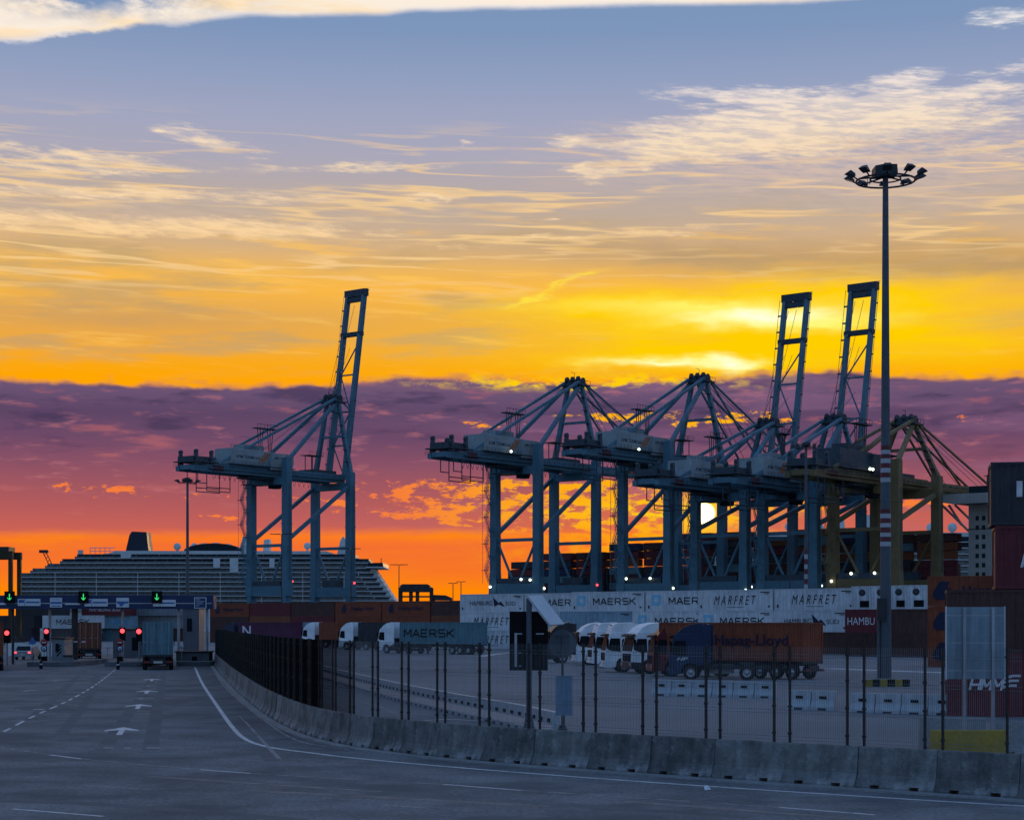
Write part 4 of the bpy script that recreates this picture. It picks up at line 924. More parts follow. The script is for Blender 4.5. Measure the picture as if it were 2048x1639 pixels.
def deco_hl(t, H=CH, L=CL, logo=True, xo=0.0):
    y = -CW / 2 - 0.006
    lettering('Hapag-Lloyd', M['ink_blue'], t, (L * 0.10 + xo, y, H * 0.5), L * 0.50, H * 0.36, FACE_F, 0.014)
    if logo:
        m = MB(); cx = -L * 0.30 + xo; z = H * 0.52; s = H * 0.30
        m.add([(cx + px * s, y, z + pz * s) for px, pz in ((-0.2, 1.0), (0.9, 1.0), (0.55, 0.35), (0.95, 0.25), (0.5, -1.0), (-0.7, -1.0), (-1.0, -0.4), (-0.75, 0.2))], [tuple(range(8))]); m.build('logo', M['ink_blue'], t)

YA = math.atan2(UQ.y, UQ.x)            # yard rows run with the quay
def rowdir(deg): a = -math.radians(deg); return Vector((math.cos(a), math.sin(a), 0)), a
def place_row(x_px, Y, deg, L):
    """returns f(i, level, H) -> centre of the i-th box of a row whose left front corner is seen at column x_px"""
    d, a = rowdir(deg); n = Vector((-d.y, d.x, 0)); o = Vector((XA(x_px, Y), Y, 0))
    def f(i, z, off=0.0): return o + d * (i * (L + 0.25) + L / 2 + off) + n * (CW / 2) + Vector((0, 0, z))
    return f, a
GW = 'white containers stacked in the yard'
H = 2.66
fa, aa = place_row(920, 267, 40, CL)
for lv, deco, txt in ((2, 'pen', 'white container with a swallow-tail pennant mark, top left of the white stacks'), (1, 'sl', 'white container with slanted lettering, middle tier below the pennant box at far left'), (0, 'sl', 'white container with slanted lettering, bottom tier at the left end of the white stacks')):
    t = container(txt, fa(0, lv * H), aa, 'c_white', CL, H, True, 1, GW); (deco_pennant if deco == 'pen' else deco_slant)(t, H)
for lv, txt in ((2, 'white container with star square behind the tilted solar panel, top tier'), (1, 'white container with star square, middle tier just right of the black sign board'), (0, 'white container with star square, bottom tier behind the black sign board')):
    t = container(txt, fa(1, lv * H), aa, 'c_white', CL, H, True, 1, GW); deco_star(t, H)
fb, ab = place_row(1143, 246, 40, CL)
t = container('white container with full black lettering and star square, top tier, left of centre', fb(0, 2 * H), ab, 'c_white', CL, H, True, 1, GW); deco_star(t, H)
t = container('white container with black lettering cut off by its right neighbour, top tier', fb(1, 2 * H), ab, 'c_white', CL, H, True, 1, GW); deco_star(t, H)
t = container('plain pale grey container without lettering, middle tier above the white truck cabs', fb(0, H, -2.0), ab, 'c_ltblue', CL, H, True, 1, GW)
t = container('white container with black lettering in the middle tier, left of its lettered twin', fb(1, H, -2.2), ab, 'c_white', CL, H, True, 1, GW); deco_star(t, H)
for i in range(2): container(('white container in the bottom tier behind the left truck cabs', 'white container in the bottom tier behind the red cab')[i], fb(i, 0), ab, 'c_white', CL, H, True, 1, GW)
fc, ac = place_row(1396, 232, 43, 11.6)
for i in range(2):
    t = container(('white container with slanted spaced lettering, top tier, left one of two', 'white container with slanted spaced lettering, top tier, right one of two')[i], fc(i, 2 * H), ac, 'c_white', 11.6, H, True, 1, GW); deco_slant(t, H, 11.6)
t = container('white container with black lettering in the middle tier, right of its lettered twin', fc(0, H), ac, 'c_white', 11.6, H, True, 1, GW); deco_star(t, H, 11.6)
t = container('white container with pennant mark and navy lettering, middle tier at right', fc(1, H, -0.6), ac, 'c_white', 11.0, H, True, 1, GW); deco_pennant(t, H, 11.0)
for i in range(2): container(('dark brown container in the bottom tier behind the orange trailer box, left one', 'dark brown container in the bottom tier behind the orange trailer box, right one')[i], fc(i, 0), ac, 'c_brown', 11.6, H, False, 1, 'dark containers behind the trucks')
# cooling-unit ends and the dark block below them
RE = 'white refrigerated containers seen end-on'
d_, a_ = rowdir(20)
for i, x in enumerate((1724, 1760, 1797, 1832)):
    Y = 206 - i * 2.2; p = AT(x, HY, Y); p.z = 2 * H
    nrm = Vector((d_.y, -d_.x, 0))
    container(f'white refrigerated container turned end-on, {ordinal(i + 1)} from the left, top tier', p + Vector((-nrm.x, -nrm.y, 0)) * (6.1), math.atan2(-nrm.y, -nrm.x), 'c_white', CL, H, True, 2, RE)
for lv in (1, 0):
    for i, (x0, txt) in enumerate(((1690, 'left'), (1768, 'right'))):
        f, a = place_row(x0, 205 - i * 4.5, 30, 5.4 if i else 4.4)
        t = container(('dark red container with white lettering beside the white pennant box' if (lv == 1 and i == 0) else f'dark maroon container under the white refrigerated boxes, {"upper" if lv else "lower"} {txt}'), f(0, lv * H), a, 'c_maroon' if (lv and not i) else 'c_brown', 5.4 if i else 4.4, H, False, 1, 'dark containers right of the trucks')
        if lv == 1 and i == 0: lettering('HAMBU', M['ink_white'], t, (-0.3, -CW / 2 - 0.006, H * 0.5), 3.2, 0.85, FACE_F)
        if lv == 1 and i == 1: lettering('VZ', M['ink_white'], t, (-2.2, -CW / 2 - 0.006, H * 0.75), 0.6, 0.5, FACE_F)
# orange stack
f, a = place_row(1855, 156, 30, CL)
for lv in range(3):
    t = container(('orange container with navy logo, bottom of the orange stack', 'orange container with navy logo, middle of the orange stack', 'orange container with navy lettering, top of the orange stack')[lv], f(0, lv * 2.62), a, 'c_orange', CL, 2.6, False, 1, 'orange containers stacked at right')
    deco_hl(t, 2.6, CL, True, -1.2)
f, a = place_row(1990, 150, 30, CL); container('dark brown container beside the top orange one, half hidden', f(0, 2.62 * 2), a, 'c_brown', CL, 2.6, False, 1)
container('dark brown container under its twin, right of the orange stack', f(0, 2.62), a, 'c_brown', CL, 2.6, False, 0); container('dark brown container on the ground right of the orange stack', f(0, 0), a, 'c_brown', CL, 2.6, False, 0)
# near stack at the right edge
NS = 'containers of the near stack at the right edge'
f, a = place_row(1893, 74.5, 12, CL)
t = container('maroon container with white slanted lettering, bottom of the near stack', f(0, 0.02), a, 'c_maroon', CL, CH, False, 1, NS)
block_letters('HMM', M['ink_white'], t, (-CL / 2 + 1.55, -CW / 2 - 0.008, 1.30), 1.25, 0.46, 0.2, 0.25)
m = MB()
for k in range(3):
    z = 1.12 + k * 0.20; x0 = -CL / 2 + 2.18 + k * 0.08
    m.add([(x0, -CW / 2 - 0.008, z), (x0 + 0.35, -CW / 2 - 0.008, z + 0.10), (x0 + 0.62, -CW / 2 - 0.008, z + 0.10), (x0 + 0.62, -CW / 2 - 0.008, z + 0.20), (x0 + 0.30, -CW / 2 - 0.008, z + 0.20), (x0 + 0.02, -CW / 2 - 0.008, z + 0.12)], [tuple(range(6))])
m.build('wave_mark', M['ink_white'], t)
m = MB(); m.bx(-CL / 2 + 3.28, -CL / 2 + 3.31, -CW / 2 - 0.008, -CW / 2, 0.8, 2.0); m.build('marking_strip', M['ink_white'], t)
t = container('dark brown container, second from the ground in the near stack', f(0, 2.64), a, 'c_brown', CL, CH, False, 1, NS)
m = MB(); m.bx(-CL / 2 + 3.28, -CL / 2 + 3.31, -CW / 2 - 0.008, -CW / 2, 0.9, 2.1); m.build('marking_strip', M['ink_white'], t)
t = container('maroon container with one white letter showing, third from the ground in the near stack', f(0, 5.26, 1.95), a, 'c_maroon', CL, CH, False, 1, NS)
block_letters('HMM', M['ink_white'], t, (-CL / 2 + 1.9, -CW / 2 - 0.008, 1.15), 1.7, 0.55, 0.2, 0.25)
t = container('dark charcoal container on the very top of the near stack', f(0, 7.88, 1.78), a, 'c_charcoal', CL, CH, False, 1, NS)
m = MB(); m.bx(-CL / 2 + 1.02, -CL / 2 + 1.25, -CW / 2 - 0.008, -CW / 2, 1.15, 1.8); m.build('label_plate', M['ink_white'], t)
# left row behind the trucks
f, a = place_row(420, 342, 45, CL); hl = 2.46
LR = 'containers stacked behind the trucks at left'
cols3 = [('c_orange', 'hl'), ('c_maroon', 0), ('c_brown', 0), ('c_orange', 'hl'), ('c_orange', 'hl'), ('c_brown', 0)]
nm3 = ['orange container with lettering next to the gate canopy end, top tier', 'maroon container between orange and brown ones, top tier at left', 'dark brown container left of the two orange ones, top tier', 'orange container with navy logo, the left one of the pair, top tier', 'orange container with navy logo, the right one of the pair, top tier', 'dark brown container next to the white stacks, top tier at left']
for i, ((c, dec), tx) in enumerate(zip(cols3, nm3)):
    t = container(tx, f(i, 2 * hl), a, c, CL, hl, False, 0, LR)
    if dec: deco_hl(t, hl, CL)
for i, c in enumerate(('c_brown', 'c_rust', 'c_maroon', 'c_orange', 'c_orange', 'c_rust')):
    w = c[2:].replace('rust', 'rusty red')
    container(f'{w} container in the middle tier behind the trucks, {ordinal(i + 1)} from the left', f(i, hl), a, c, CL, hl, False, 0, LR)
    container(f'dark container on the ground behind the trucks, {ordinal(i + 1)} from the left', f(i, 0), a, ('c_brown', 'c_charcoal')[i % 2], CL, hl, False, 0, LR)
# boxes seen through the gates
GB = 'containers stacked beyond the gates'
for lv, boxes in ((2, (('c_charcoal', 30, 'dark charcoal container beyond the leftmost gate, top tier'), ('c_maroon', 163, 'red container with pale lettering beyond the middle gate, top tier'), ('c_grey', 262, 'grey container beyond the right gate, top tier'))),
                  (1, (('c_charcoal', -25, 'dark container beyond the left gate, middle tier'), ('c_white', 97, 'white container with black lettering beyond the gates, middle tier'), ('c_ltblue', 166, 'pale blue container with cyan lettering beyond the gates'), ('c_grey', 270, 'grey container beyond the right gate, middle tier'))),
                  (0, (('c_charcoal', -30, 'dark container on the ground beyond the left gate'), ('c_grey', 95, 'grey container on the ground beyond the middle gate'), ('c_teal', 176, 'dull teal container on the ground beyond the gates'), ('c_brown', 280, 'brown container on the ground beyond the right gate')))):
    for k, (c, x, tx) in enumerate(boxes):
        Y = 362 + k * 0.6 if c != 'c_white' else 356
        t = container(tx, AT(x, HY, Y) * 1.0 + Vector((CL * 0.43, CW / 2, lv * 2.6 - EYE)), -0.5 if False else math.radians(-28), c, CL, CH, False, 0, GB)
        if c == 'c_maroon': lettering('HAMBURG SÜD', M['ink_white'], t, (0, -CW / 2 - 0.01, 1.35), 8.0, 1.0, FACE_F)
        if c == 'c_white': block_letters('MAERSK', M['ink'], t, (0.2, -CW / 2 - 0.01, 1.3), 8.5, 1.0)
        if c == 'c_ltblue': lettering('OPEK', M['ink_cyan'], t, (3.4, -CW / 2 - 0.01, 1.3), 4.6, 1.0, FACE_F, 0.012)

# ================================================================ cargo ship behind the cranes
SHG = 44.0
sh = thing('cargo_ship', 'long dark container ship moored behind the cranes with beige deckhouse', 'ship', QP(0, SHG), math.atan2(UQ.y, UQ.x))
m = MB(); x0, x1 = -92, 190
hullp = [(x0, 0), (x0 + 16, -3), (x1, -3), (x1, 9), (x0 - 6, 9.6), (x0 - 3, 5)]
m.prism(hullp, 0.0, 34.0); m.build('hull', M['hull_dark'], sh)
m = MB(); m.bx(x0 - 5, x1, -0.05, 0.15, 9.02, 10.1); m.build('bulwark', M['hull_dark'], sh)
bx0, bx1 = 84.0, 100.0; zt = 41.5
m = MB(); m.bx(bx0, bx1, 1.5, 32, 9.05, zt - 3.2); tower = m.build('deckhouse', M['ship_beige'], sh)
m = MB(); m.prism([(bx0 - 9.5, zt - 0.2), (bx1 + 2, zt - 0.2), (bx1 + 2, zt - 3.1), (bx0 - 3, zt - 3.1), (bx0 - 8.5, zt - 2.2)], -3.5, 36.0); m.build('bridge_wing', M['ship_beige'], sh)
m = MB(); m.bx(bx0 - 1, bx1 + 1, 4, 30, zt - 0.15, zt + 2.4); m.build('wheelhouse', M['ship_glass'], sh)
for k, (a, b) in enumerate((((bx0 - 8.5, zt - 3.0), (bx0 - 0.1, zt - 11)), ((bx0 - 4.5, zt - 3.0), (bx0 - 0.1, zt - 7.2)), ((bx0 - 6.4, zt - 3.0), (bx0 - 2.4, zt - 9.0)))): MB().tube((a[0], 2.0, a[1]), (b[0], 2.0, b[1]), 0.35, 6).build('wing_strut', M['ship_beige'], sh)
for k in range(9):
    for j in range(2): MB().bx(bx0 + 2.2 + j * 2.0, bx0 + 3.2 + j * 2.0, 1.42, 1.5, 11.6 + k * 2.75, 12.9 + k * 2.75).build('window', M['ship_glass'], tower)
m = MB(); m.bx(bx0 - 0.05, bx1 + 0.05, 1.40, 1.5, 31.0, 31.25); m.build('deck_seam', M['dark'], tower)
m = MB()
for dx in (3, 8, 12): m.tube((bx0 + dx, 8, zt + 2.3), (bx0 + dx, 8, zt + 6.5 - dx * 0.2), 0.2, 5)
m.tube((bx0 + 2, 8, zt + 5.5), (bx0 + 9, 8, zt + 5.5), 0.12, 4); m.build('radar_mast', M['dark'], sh)
rr = random.Random(11)
pal = ['c_brown', 'c_maroon', 'c_charcoal', 'c_rust', 'c_navy', 'c_brown', 'c_charcoal', 'c_teal', 'c_maroon']
box_me = container_meshes(CL, CH)[0]
m = MB(); m.bx(-CL / 2, CL / 2, -CW / 2, CW / 2, 0, CH - 0.02); 
bay = -86.0; bi = 0
tops = [(-86, 6), (-72, 7), (-58, 7), (-44, 8), (-30, 8), (-16, 9), (-2, 9), (12, 8), (26, 9), (40, 9), (54, 8), (68, 8), (104, 7)]
for (bx, n) in tops:
    bi += 1
    for tier in range(n):
        for rowi in (0, 1):
            if rowi == 1 and tier < n - 2: continue
            c = rr.choice(pal)
            o = put('shipping_container', box_me, M[c], None, QP(bx + CL / 2, SHG + 1.6 + rowi * 2.6, 9.3 + tier * 2.61), (0, 0, math.atan2(UQ.y, UQ.x)))
            cn = {'c_brown': 'dark brown', 'c_maroon': 'maroon', 'c_charcoal': 'charcoal', 'c_rust': 'rusty red', 'c_navy': 'navy', 'c_teal': 'dull teal'}[c]
            tag(o, f'{cn} container aboard the cargo ship, bay {ordinal(bi)} from left, {ordinal(tier + 1)} tier' + (', inner row' if rowi else ''), 'container', 'containers aboard the cargo ship')
# lashing bridges between the bays
for k, (bx, n) in enumerate(tops): MB().bx(bx - 1.3, bx - 0.5, 0.4, 33, 9.0, 9.0 + 2.61 * min(n, 5)).build('lashing_bridge', M['hull_dark'], sh)

# ================================================================ cruise ships
M['ship_rail'] = pm('ship_railing_glass', (0.10, 0.115, 0.12), 0.3, 0, 0.2, 0.45, 0.35, 0.3, 0.9)
def cruise_ship(label, loc, L, rz=0.0, dome_on=True):
    t = thing('cruise_ship', label, 'ship', loc, rz, 'cruise ships')
    W_ = M['ship_white']; D = 2.85; zb = 13.6
    m = MB(); m.prism([(0, 4), (4, -3), (L - 16, -3), (L + 2, 6), (L + 8, zb), (0, zb)], 0, 34); m.build('hull', W_, t)
    # decks: (z index, stern x, bow x)
    decks = []
    for k in range(11):
        x0 = 0 if k < 7 else (7 + (k - 7) * 9 if k < 10 else 34 + (k - 10) * 14)
        x1 = L - 2 - k * 1.9 if k < 8 else (L - 15 if k < 10 else L - 24 - (k - 10) * 8)
        decks.append((k, x0, x1))
    for k, x0, x1 in decks:
        z = zb + k * D
        nose = 4.0 if k < 8 else 2.0
        m = MB(); m.prism([(x0, z + 0.02), (x1, z + 0.02), (x1 + nose, z + 0.02), (x1 + nose * 0.9, z + 0.42), (x0, z + 0.42)], 0, 34)
        dk = m.build('deck', W_, t)
        glass = k in (8, 10) or (k == 9)
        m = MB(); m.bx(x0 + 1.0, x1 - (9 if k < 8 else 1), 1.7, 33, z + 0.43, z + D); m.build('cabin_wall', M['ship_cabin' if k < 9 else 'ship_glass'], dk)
        m = MB(); x = x0 + 2.0; step = 3.6 if k < 9 else 7.0
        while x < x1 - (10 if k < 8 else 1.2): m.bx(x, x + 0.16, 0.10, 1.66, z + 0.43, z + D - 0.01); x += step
        o = m.build('balcony_dividers', M['ship_cabin'], dk); o['kind'] = 'stuff'
        m = MB(); m.bx(x0, x1, 0.02, 0.08, z + 0.43, z + 1.45); m.build('glass_railing', M['ship_rail'], dk)
        if k < 8:      # forward cabins: plain plating with a window strip
            m = MB(); m.prism([(x1 - 9.0, z + 0.64), (x1 + nose * 0.9, z + 0.64), (x1 + nose * 0.6 , z + D), (x1 - 9.0, z + D)], 0.4, 33); m.build('front_plating', M['ship_white'], dk)
            m = MB(); m.bx(x1 - 8.5, x1 + 0.6, 0.30, 0.4, z + 1.5, z + 2.5); m.build('window_strip', M['ship_glass'], dk)
    zt = zb + 11 * D
    m = MB(); m.prism([(52, zt), (L - 36, zt), (L - 42, zt + 2.0), (58, zt + 2.2)], 4, 30); top = m.build('sun_deck', W_, t)
    for a, b, k0, k1 in ((118, 122, 8, 10), (128, 133, 7, 10), (152, 155, 8, 10), (62, 68, 10, 11), (198, 203, 8, 10)): MB().bx(a, b, -0.3, 1.6, zb + k0 * D + 0.43, zb + k1 * D - 0.01).build('terrace_block', W_, t)
    for k in range(8): MB().bx(22 + k * 25, 22.3 + k * 25, -0.1, 0.01, zb + 0.2, zb + 7.0 * D).build('facade_rib', W_, t)
    # glazed dome roof
    m = MB(); n = 14 if dome_on else 0; vs = []
    for i in range(n + 1 if dome_on else 0):
        a = math.pi * i / n; x = 117 - 18 * math.cos(a); z = zt + 1.6 + 5.2 * math.sin(a); vs += [(x, 5, z), (x, 29, z)]
    if dome_on: m.add(vs, [(2 * i, 2 * i + 2, 2 * i + 3, 2 * i + 1) for i in range(n)] + [tuple(range(0, 2 * n + 2, 2)), tuple(range(1, 2 * n + 2, 2))[::-1]]); dome = m.build('dome_roof', M['ship_glass'], t)
    for i in range(1, n, 2):
        a = math.pi * i / n; p = (117 - 18.1 * math.cos(a), zt + 1.6 + 5.3 * math.sin(a)); q = (117 - 18.1 * math.cos(a + math.pi / n), zt + 1.6 + 5.3 * math.sin(a + math.pi / n))
        MB().beam((p[0], 4.9, p[1]), (q[0], 4.9, q[1]), 0.5, 0.5).build('dome_rib', W_, dome)
    MB().prism([(62, zt - 1), (77, zt - 1), (75.5, zt + 13.8), (66.5, zt + 14.2), (65, zt + 12)], 10, 24, None, 0.02).build('funnel', M['ship_navy'], t)
    MB().prism([(58, zt - 1), (84, zt - 1), (80, zt + 2.2), (62, zt + 2.2)], 8, 26).build('funnel_base', W_, t)
    MB().prism([(131, zt - 1), (139, zt - 1), (139, zt + 8), (137.5, zt + 11.2), (134, zt + 11.2)], 12, 22, None, 0.03).build('fin', W_, t)
    MB().prism([(146, zt - 1), (150, zt - 1), (150.2, zt + 9.6), (147, zt + 9.2)], 12, 22, None, 0.03).build('fin', W_, t)
    MB().prism([(191, zt - 1), (198, zt - 1), (197, zt + 9), (195, zt + 11.5), (193.5, zt + 9)], 15, 20, None, 0.03).build('mast', W_, t)
    for x, z, r in ((93, 5.2, 2.3), (103.5, 5.2, 2.3), (158.5, 5.0, 2.5), (173, 5.6, 2.2)):
        m = MB(); m.ball((x, 17, zt + z), r, 10); m.tube((x, 17, zt - 1), (x, 17, zt + z - r + 0.3), 1.0, 8, 0.7); m.build('radome', W_, t)
    for x, r, h in ((33.5, 1.7, 9.6), (49, 1.5, 7.5)): MB().tube((x, 17, zb + 9 * D), (x, 17, zt + h - 6.5), r, 10).build('vent_pipe', W_, t)
    m = MB(); m.bx(40, 58, 6, 28, zb + 10 * D, zt + 0.2)
    for x in (42, 45, 48, 51, 54): m.tube((x, 6, zt), (x, 6, zt + 4.2), 0.22, 5)
    m.tube((42, 6, zt + 4.1), (57, 6, zt + 4.1), 0.25, 5); m.tube((42, 6, zt + 2.1), (57, 6, zt + 2.1), 0.2, 5); m.build('stern_gantry', M['ship_white'], t)
    m = MB(); xb = L - 16; z = zb + 8 * D; m.prism([(xb, z + 0.7), (xb + 9.4, z + 0.7), (xb + 9.0, z + 3.2), (xb, z + 3.0)], -6, 40); m.build('bridge_wing', M['ship_glass'], t)
    MB().prism([(xb - 1, z + 0.1), (xb + 9.9, z + 0.1), (xb + 9.6, z + 0.75), (xb - 1, z + 0.75)], -6.4, 40.4).build('bridge_deck', W_, t)
    MB().tube((xb + 8, -5, z + 3), (xb + 8, -5, z + 6), 0.25, 5).build('bridge_antenna', M['dark'], t)
    for k in range(8): MB().prism([(30 + k * 22, zb - 3.2), (42 + k * 22, zb - 3.2), (43 + k * 22, zb - 1.4), (29 + k * 22, zb - 1.4)], -2.2, -0.1, None, 0.05).build('lifeboat', M['ship_navy' if False else 'house'], t)
    m = MB(); m.tube((16, 14, zb + 8 * D), (11, 14, zb + 8 * D + 10.5), 0.3, 5); m.tube((18, 14, zb + 8 * D), (13, 14, zb + 8 * D + 10.5), 0.3, 5); m.bx(9, 14.5, 13, 15, zb + 8 * D + 9.8, zb + 8 * D + 11.6)
    for k in range(5): m.tube((16.0 - k, 14, zb + 8 * D + 2 * k), (17.2 - k, 14, zb + 8 * D + 2 * k + 1.8), 0.2, 4)
    m.build('deck_crane', M['dark'], t)
    return t
Yc = 1090.0
cruise_ship('white cruise ship with many balcony decks and dark funnel behind the left crane', (XA(37, Yc), Yc, 0), 228.0)
cruise_ship('second white cruise ship, only its radomes and fins showing over the cargo ship', (309.0, 900.0, 0.0), 228.0, math.radians(180), False)

# ================================================================ trucks
def wheel_meshes():
    m = MB(); m.lathe((0, 0, 0), [(0.30, -0.15), (0.46, -0.16), (0.505, -0.11), (0.505, 0.11), (0.46, 0.16), (0.30, 0.15), (0.28, 0.0), (0.30, -0.15)], 20, 'Y'); ty = m.mesh('tyre')
    m = MB(); m.lathe((0, 0, 0), [(0.001, -0.10), (0.10, -0.13), (0.13, -0.06), (0.26, -0.05), (0.30, -0.13), (0.30, 0.13), (0.001, 0.10)], 16, 'Y')
    for k in range(8):
        a = k * math.pi / 4; m.box((0.19 * math.cos(a), -0.065, 0.19 * math.sin(a)), (0.035, 0.03, 0.035))
    return ty, m.mesh('rim')
TY, RIM = wheel_meshes()
def wheel(parent, x, y, dark=False):
    w = bpy.data.objects.new('wheel', None); COL.objects.link(w); w.parent = parent; w.location = (x, y, 0.505)
    if y > 0: w.rotation_euler = (0, 0, math.pi)
    put('tyre', TY, M['rubber'], w); put('rim', RIM, M['dark' if dark else 'rim'], w)
CABM = {}
def cab_meshes():
    if CABM: return CABM
    prof = [(1.40, 0.42), (1.47, 1.0), (1.45, 1.62), (1.16, 2.86), (0.98, 3.12), (-0.76, 3.16), (-0.80, 0.98), (-0.60, 0.98), (-0.56, 0.86), (-0.40, 1.06), (0.0, 1.16), (0.40, 1.06), (0.60, 0.80), (0.66, 0.42)]
    CABM['body'] = MB().prism(prof, -1.24, 1.24, None, 0.018).mesh('body')
    CABM['roof'] = MB().prism([(0.98, 3.10), (0.62, 3.46), (0.05, 3.74), (-0.72, 3.86), (-0.78, 3.15), (0.6, 3.13)], -1.10, 1.10, None, 0.03).mesh('deflector')
    CABM['high'] = MB().prism([(1.02, 3.09), (0.86, 3.60), (0.62, 3.78), (-0.72, 3.86), (-0.78, 3.15), (0.6, 3.13)], -1.17, 1.17, None, 0.025).mesh('high_roof')
    m = MB(); m.add([(1.455, -1.10, 1.70), (1.455, 1.10, 1.70), (1.215, 1.06, 2.74), (1.215, -1.06, 2.74), (1.43, -1.10, 1.69), (1.43, 1.10, 1.69), (1.19, 1.06, 2.74), (1.19, -1.06, 2.74)], [(0, 1, 2, 3), (7, 6, 5, 4), (0, 4, 5, 1), (2, 6, 7, 3), (1, 5, 6, 2), (0, 3, 7, 4)]); CABM['wind'] = m.mesh('windscreen')
    m = MB(); m.prism([(1.26, 1.78), (1.06, 2.64), (0.32, 2.64), (0.28, 1.62), (0.95, 1.66)], -1.262, -1.238); CABM['side'] = m.mesh('side_window')
    m = MB(); m.prism([(1.26, 1.78), (1.06, 2.64), (0.32, 2.64), (0.28, 1.62), (0.95, 1.66)], 1.238, 1.262); CABM['side2'] = m.mesh('side_window')
    m = MB(); m.box((1.33, 0, 2.90), (0.34, 2.3, 0.10), Matrix.Rotation(0.35, 3, 'Y')); CABM['visor'] = m.mesh('sun_visor')
    m = MB(); m.bx(1.455, 1.49, -0.92, 0.92, 0.92, 1.52); CABM['grille'] = m.mesh('grille')
    for z in ():
        pass
    m = MB(); m.prism([(1.36, 0.36), (1.54, 0.42), (1.53, 0.86), (1.40, 0.90), (0.70, 0.86), (0.70, 0.40)], -1.255, 1.255); CABM['bumper'] = m.mesh('bumper')
    m = MB(); m.prism([(-0.79, 1.0), (-1.35, 1.2), (-1.35, 3.70), (-0.74, 3.78)], -1.23, -1.17); CABM['fair'] = m.mesh('side_fairing')
    m = MB(); m.prism([(-0.79, 1.0), (-1.35, 1.2), (-1.35, 3.70), (-0.74, 3.78)], 1.17, 1.23); CABM['fair2'] = m.mesh('side_fairing')
    m = MB(); m.bx(-0.12, 0.05, -0.03, 0.03, -0.42, 0.32); m.tube((0, 0, 0.32), (-0.15, 0.16, 0.40), 0.025, 5); CABM['mirror'] = m.mesh('mirror')
    m = MB(); m.bx(-0.03, 0.03, -0.17, 0.17, -0.10, 0.10); CABM['lamp'] = m.mesh('headlight')
    m = MB(); m.bx(-5.1, 0.6, -0.43, -0.33, 0.72, 1.0); m.bx(-5.1, 0.6, 0.33, 0.43, 0.72, 1.0); m.bx(-5.1, -4.98, -0.5, 0.5, 0.7, 1.0)
    for x in (0.0, -3.75): m.tube((x, -0.95, 0.505), (x, 0.95, 0.505), 0.09, 6)
    m.bx(-4.2, -3.2, -0.5, 0.5, 1.0, 1.16); m.bx(-1.1, -0.85, -0.9, 0.9, 0.98, 1.9)
    CABM['chassis'] = m.mesh('chassis')
    m = MB(); m.prism([(-2.75, 0.38), (-1.15, 0.38), (-1.12, 0.45), (-1.12, 0.95), (-1.18, 1.0), (-2.72, 1.0), (-2.78, 0.95), (-2.78, 0.45)], -1.18, -0.55); CABM['tank'] = m.mesh('fuel_tank')
    m = MB(); m.prism([(-4.45, 0.80), (-4.35, 1.05), (-4.05, 1.20), (-3.45, 1.20), (-3.15, 1.05), (-3.05, 0.80), (-3.12, 0.80), (-3.2, 1.0), (-3.48, 1.14), (-4.02, 1.14), (-4.3, 1.0), (-4.38, 0.80)], -1.22, -0.70); CABM['guard'] = m.mesh('mudguard')
    m = MB(); m.bx(0.72, 1.30, -1.27, -1.15, 0.45, 0.50); m.bx(0.72, 1.30, -1.265, -1.15, 0.75, 0.80); CABM['step'] = m.mesh('cab_step')
    m = MB(); m.box((-0.05, -1.247, 1.45), (0.20, 0.02, 0.05)); CABM['handle'] = m.mesh('door_handle')
    m = MB(); 
    for a, b in (((0.26, 1.0), (0.26, 2.75)), ((-0.02, 1.0), (-0.02, 2.75))): pass
    m.bx(0.19, 0.20, -1.244, -1.236, 1.15, 2.7); CABM['seam'] = m.mesh('door_seam')
    return CABM
def tractor(label, loc, rz, col, group, roof=True, lower=None, dark_lower=False, hs=1.0):
    c = cab_meshes(); t = thing('truck_tractor', label, 'truck', loc, rz, group); p = M[col]
    b = put('cab', c['body'], p, t)
    if hs != 1.0: b.scale = (1, 1, hs)
    if roof == 2: put('high_roof', c['high'], p, t); put('roof_marker', MB().bx(0.80, 0.86, -0.5, 0.5, 3.62, 3.68).mesh('roof_marker'), M['dark'], t)
    elif roof: put('deflector', c['roof'], p, t)
    put('windscreen', c['wind'], M['glass'], t); put('side_window', c['side'], M['glass'], t); put('side_window', c['side2'], M['glass'], t)
    put('sun_visor', c['visor'], M['glass'], t); put('grille', c['grille'], M['black'], t); put('bumper', c['bumper'], M['dark'] if dark_lower else p, t)
    put('side_fairing', c['fair'], p, t); put('side_fairing', c['fair2'], p, t)
    for sy in (-1, 1):
        o = put('mirror', c['mirror'], M['black'], t, (1.28, sy * 1.42, 2.25))
        if sy > 0: o.rotation_euler = (0, 0, math.pi)
        put('headlight', c['lamp'], M['rim'], t, (1.53, sy * 0.92, 0.72))
    put('chassis', c['chassis'], M['dark'], t); put('fuel_tank', c['tank'], M['galv'], t); put('mudguard', c['guard'], M['black'], t); put('cab_step', c['step'], M['dark'], t)
    put('door_handle', c['handle'], M['black'], b); put('door_seam', c['seam'], M['black'], b)
    for x in (0.0, -3.75):
        for y in (-1.06, 1.06): wheel(t, x, y)
    return t
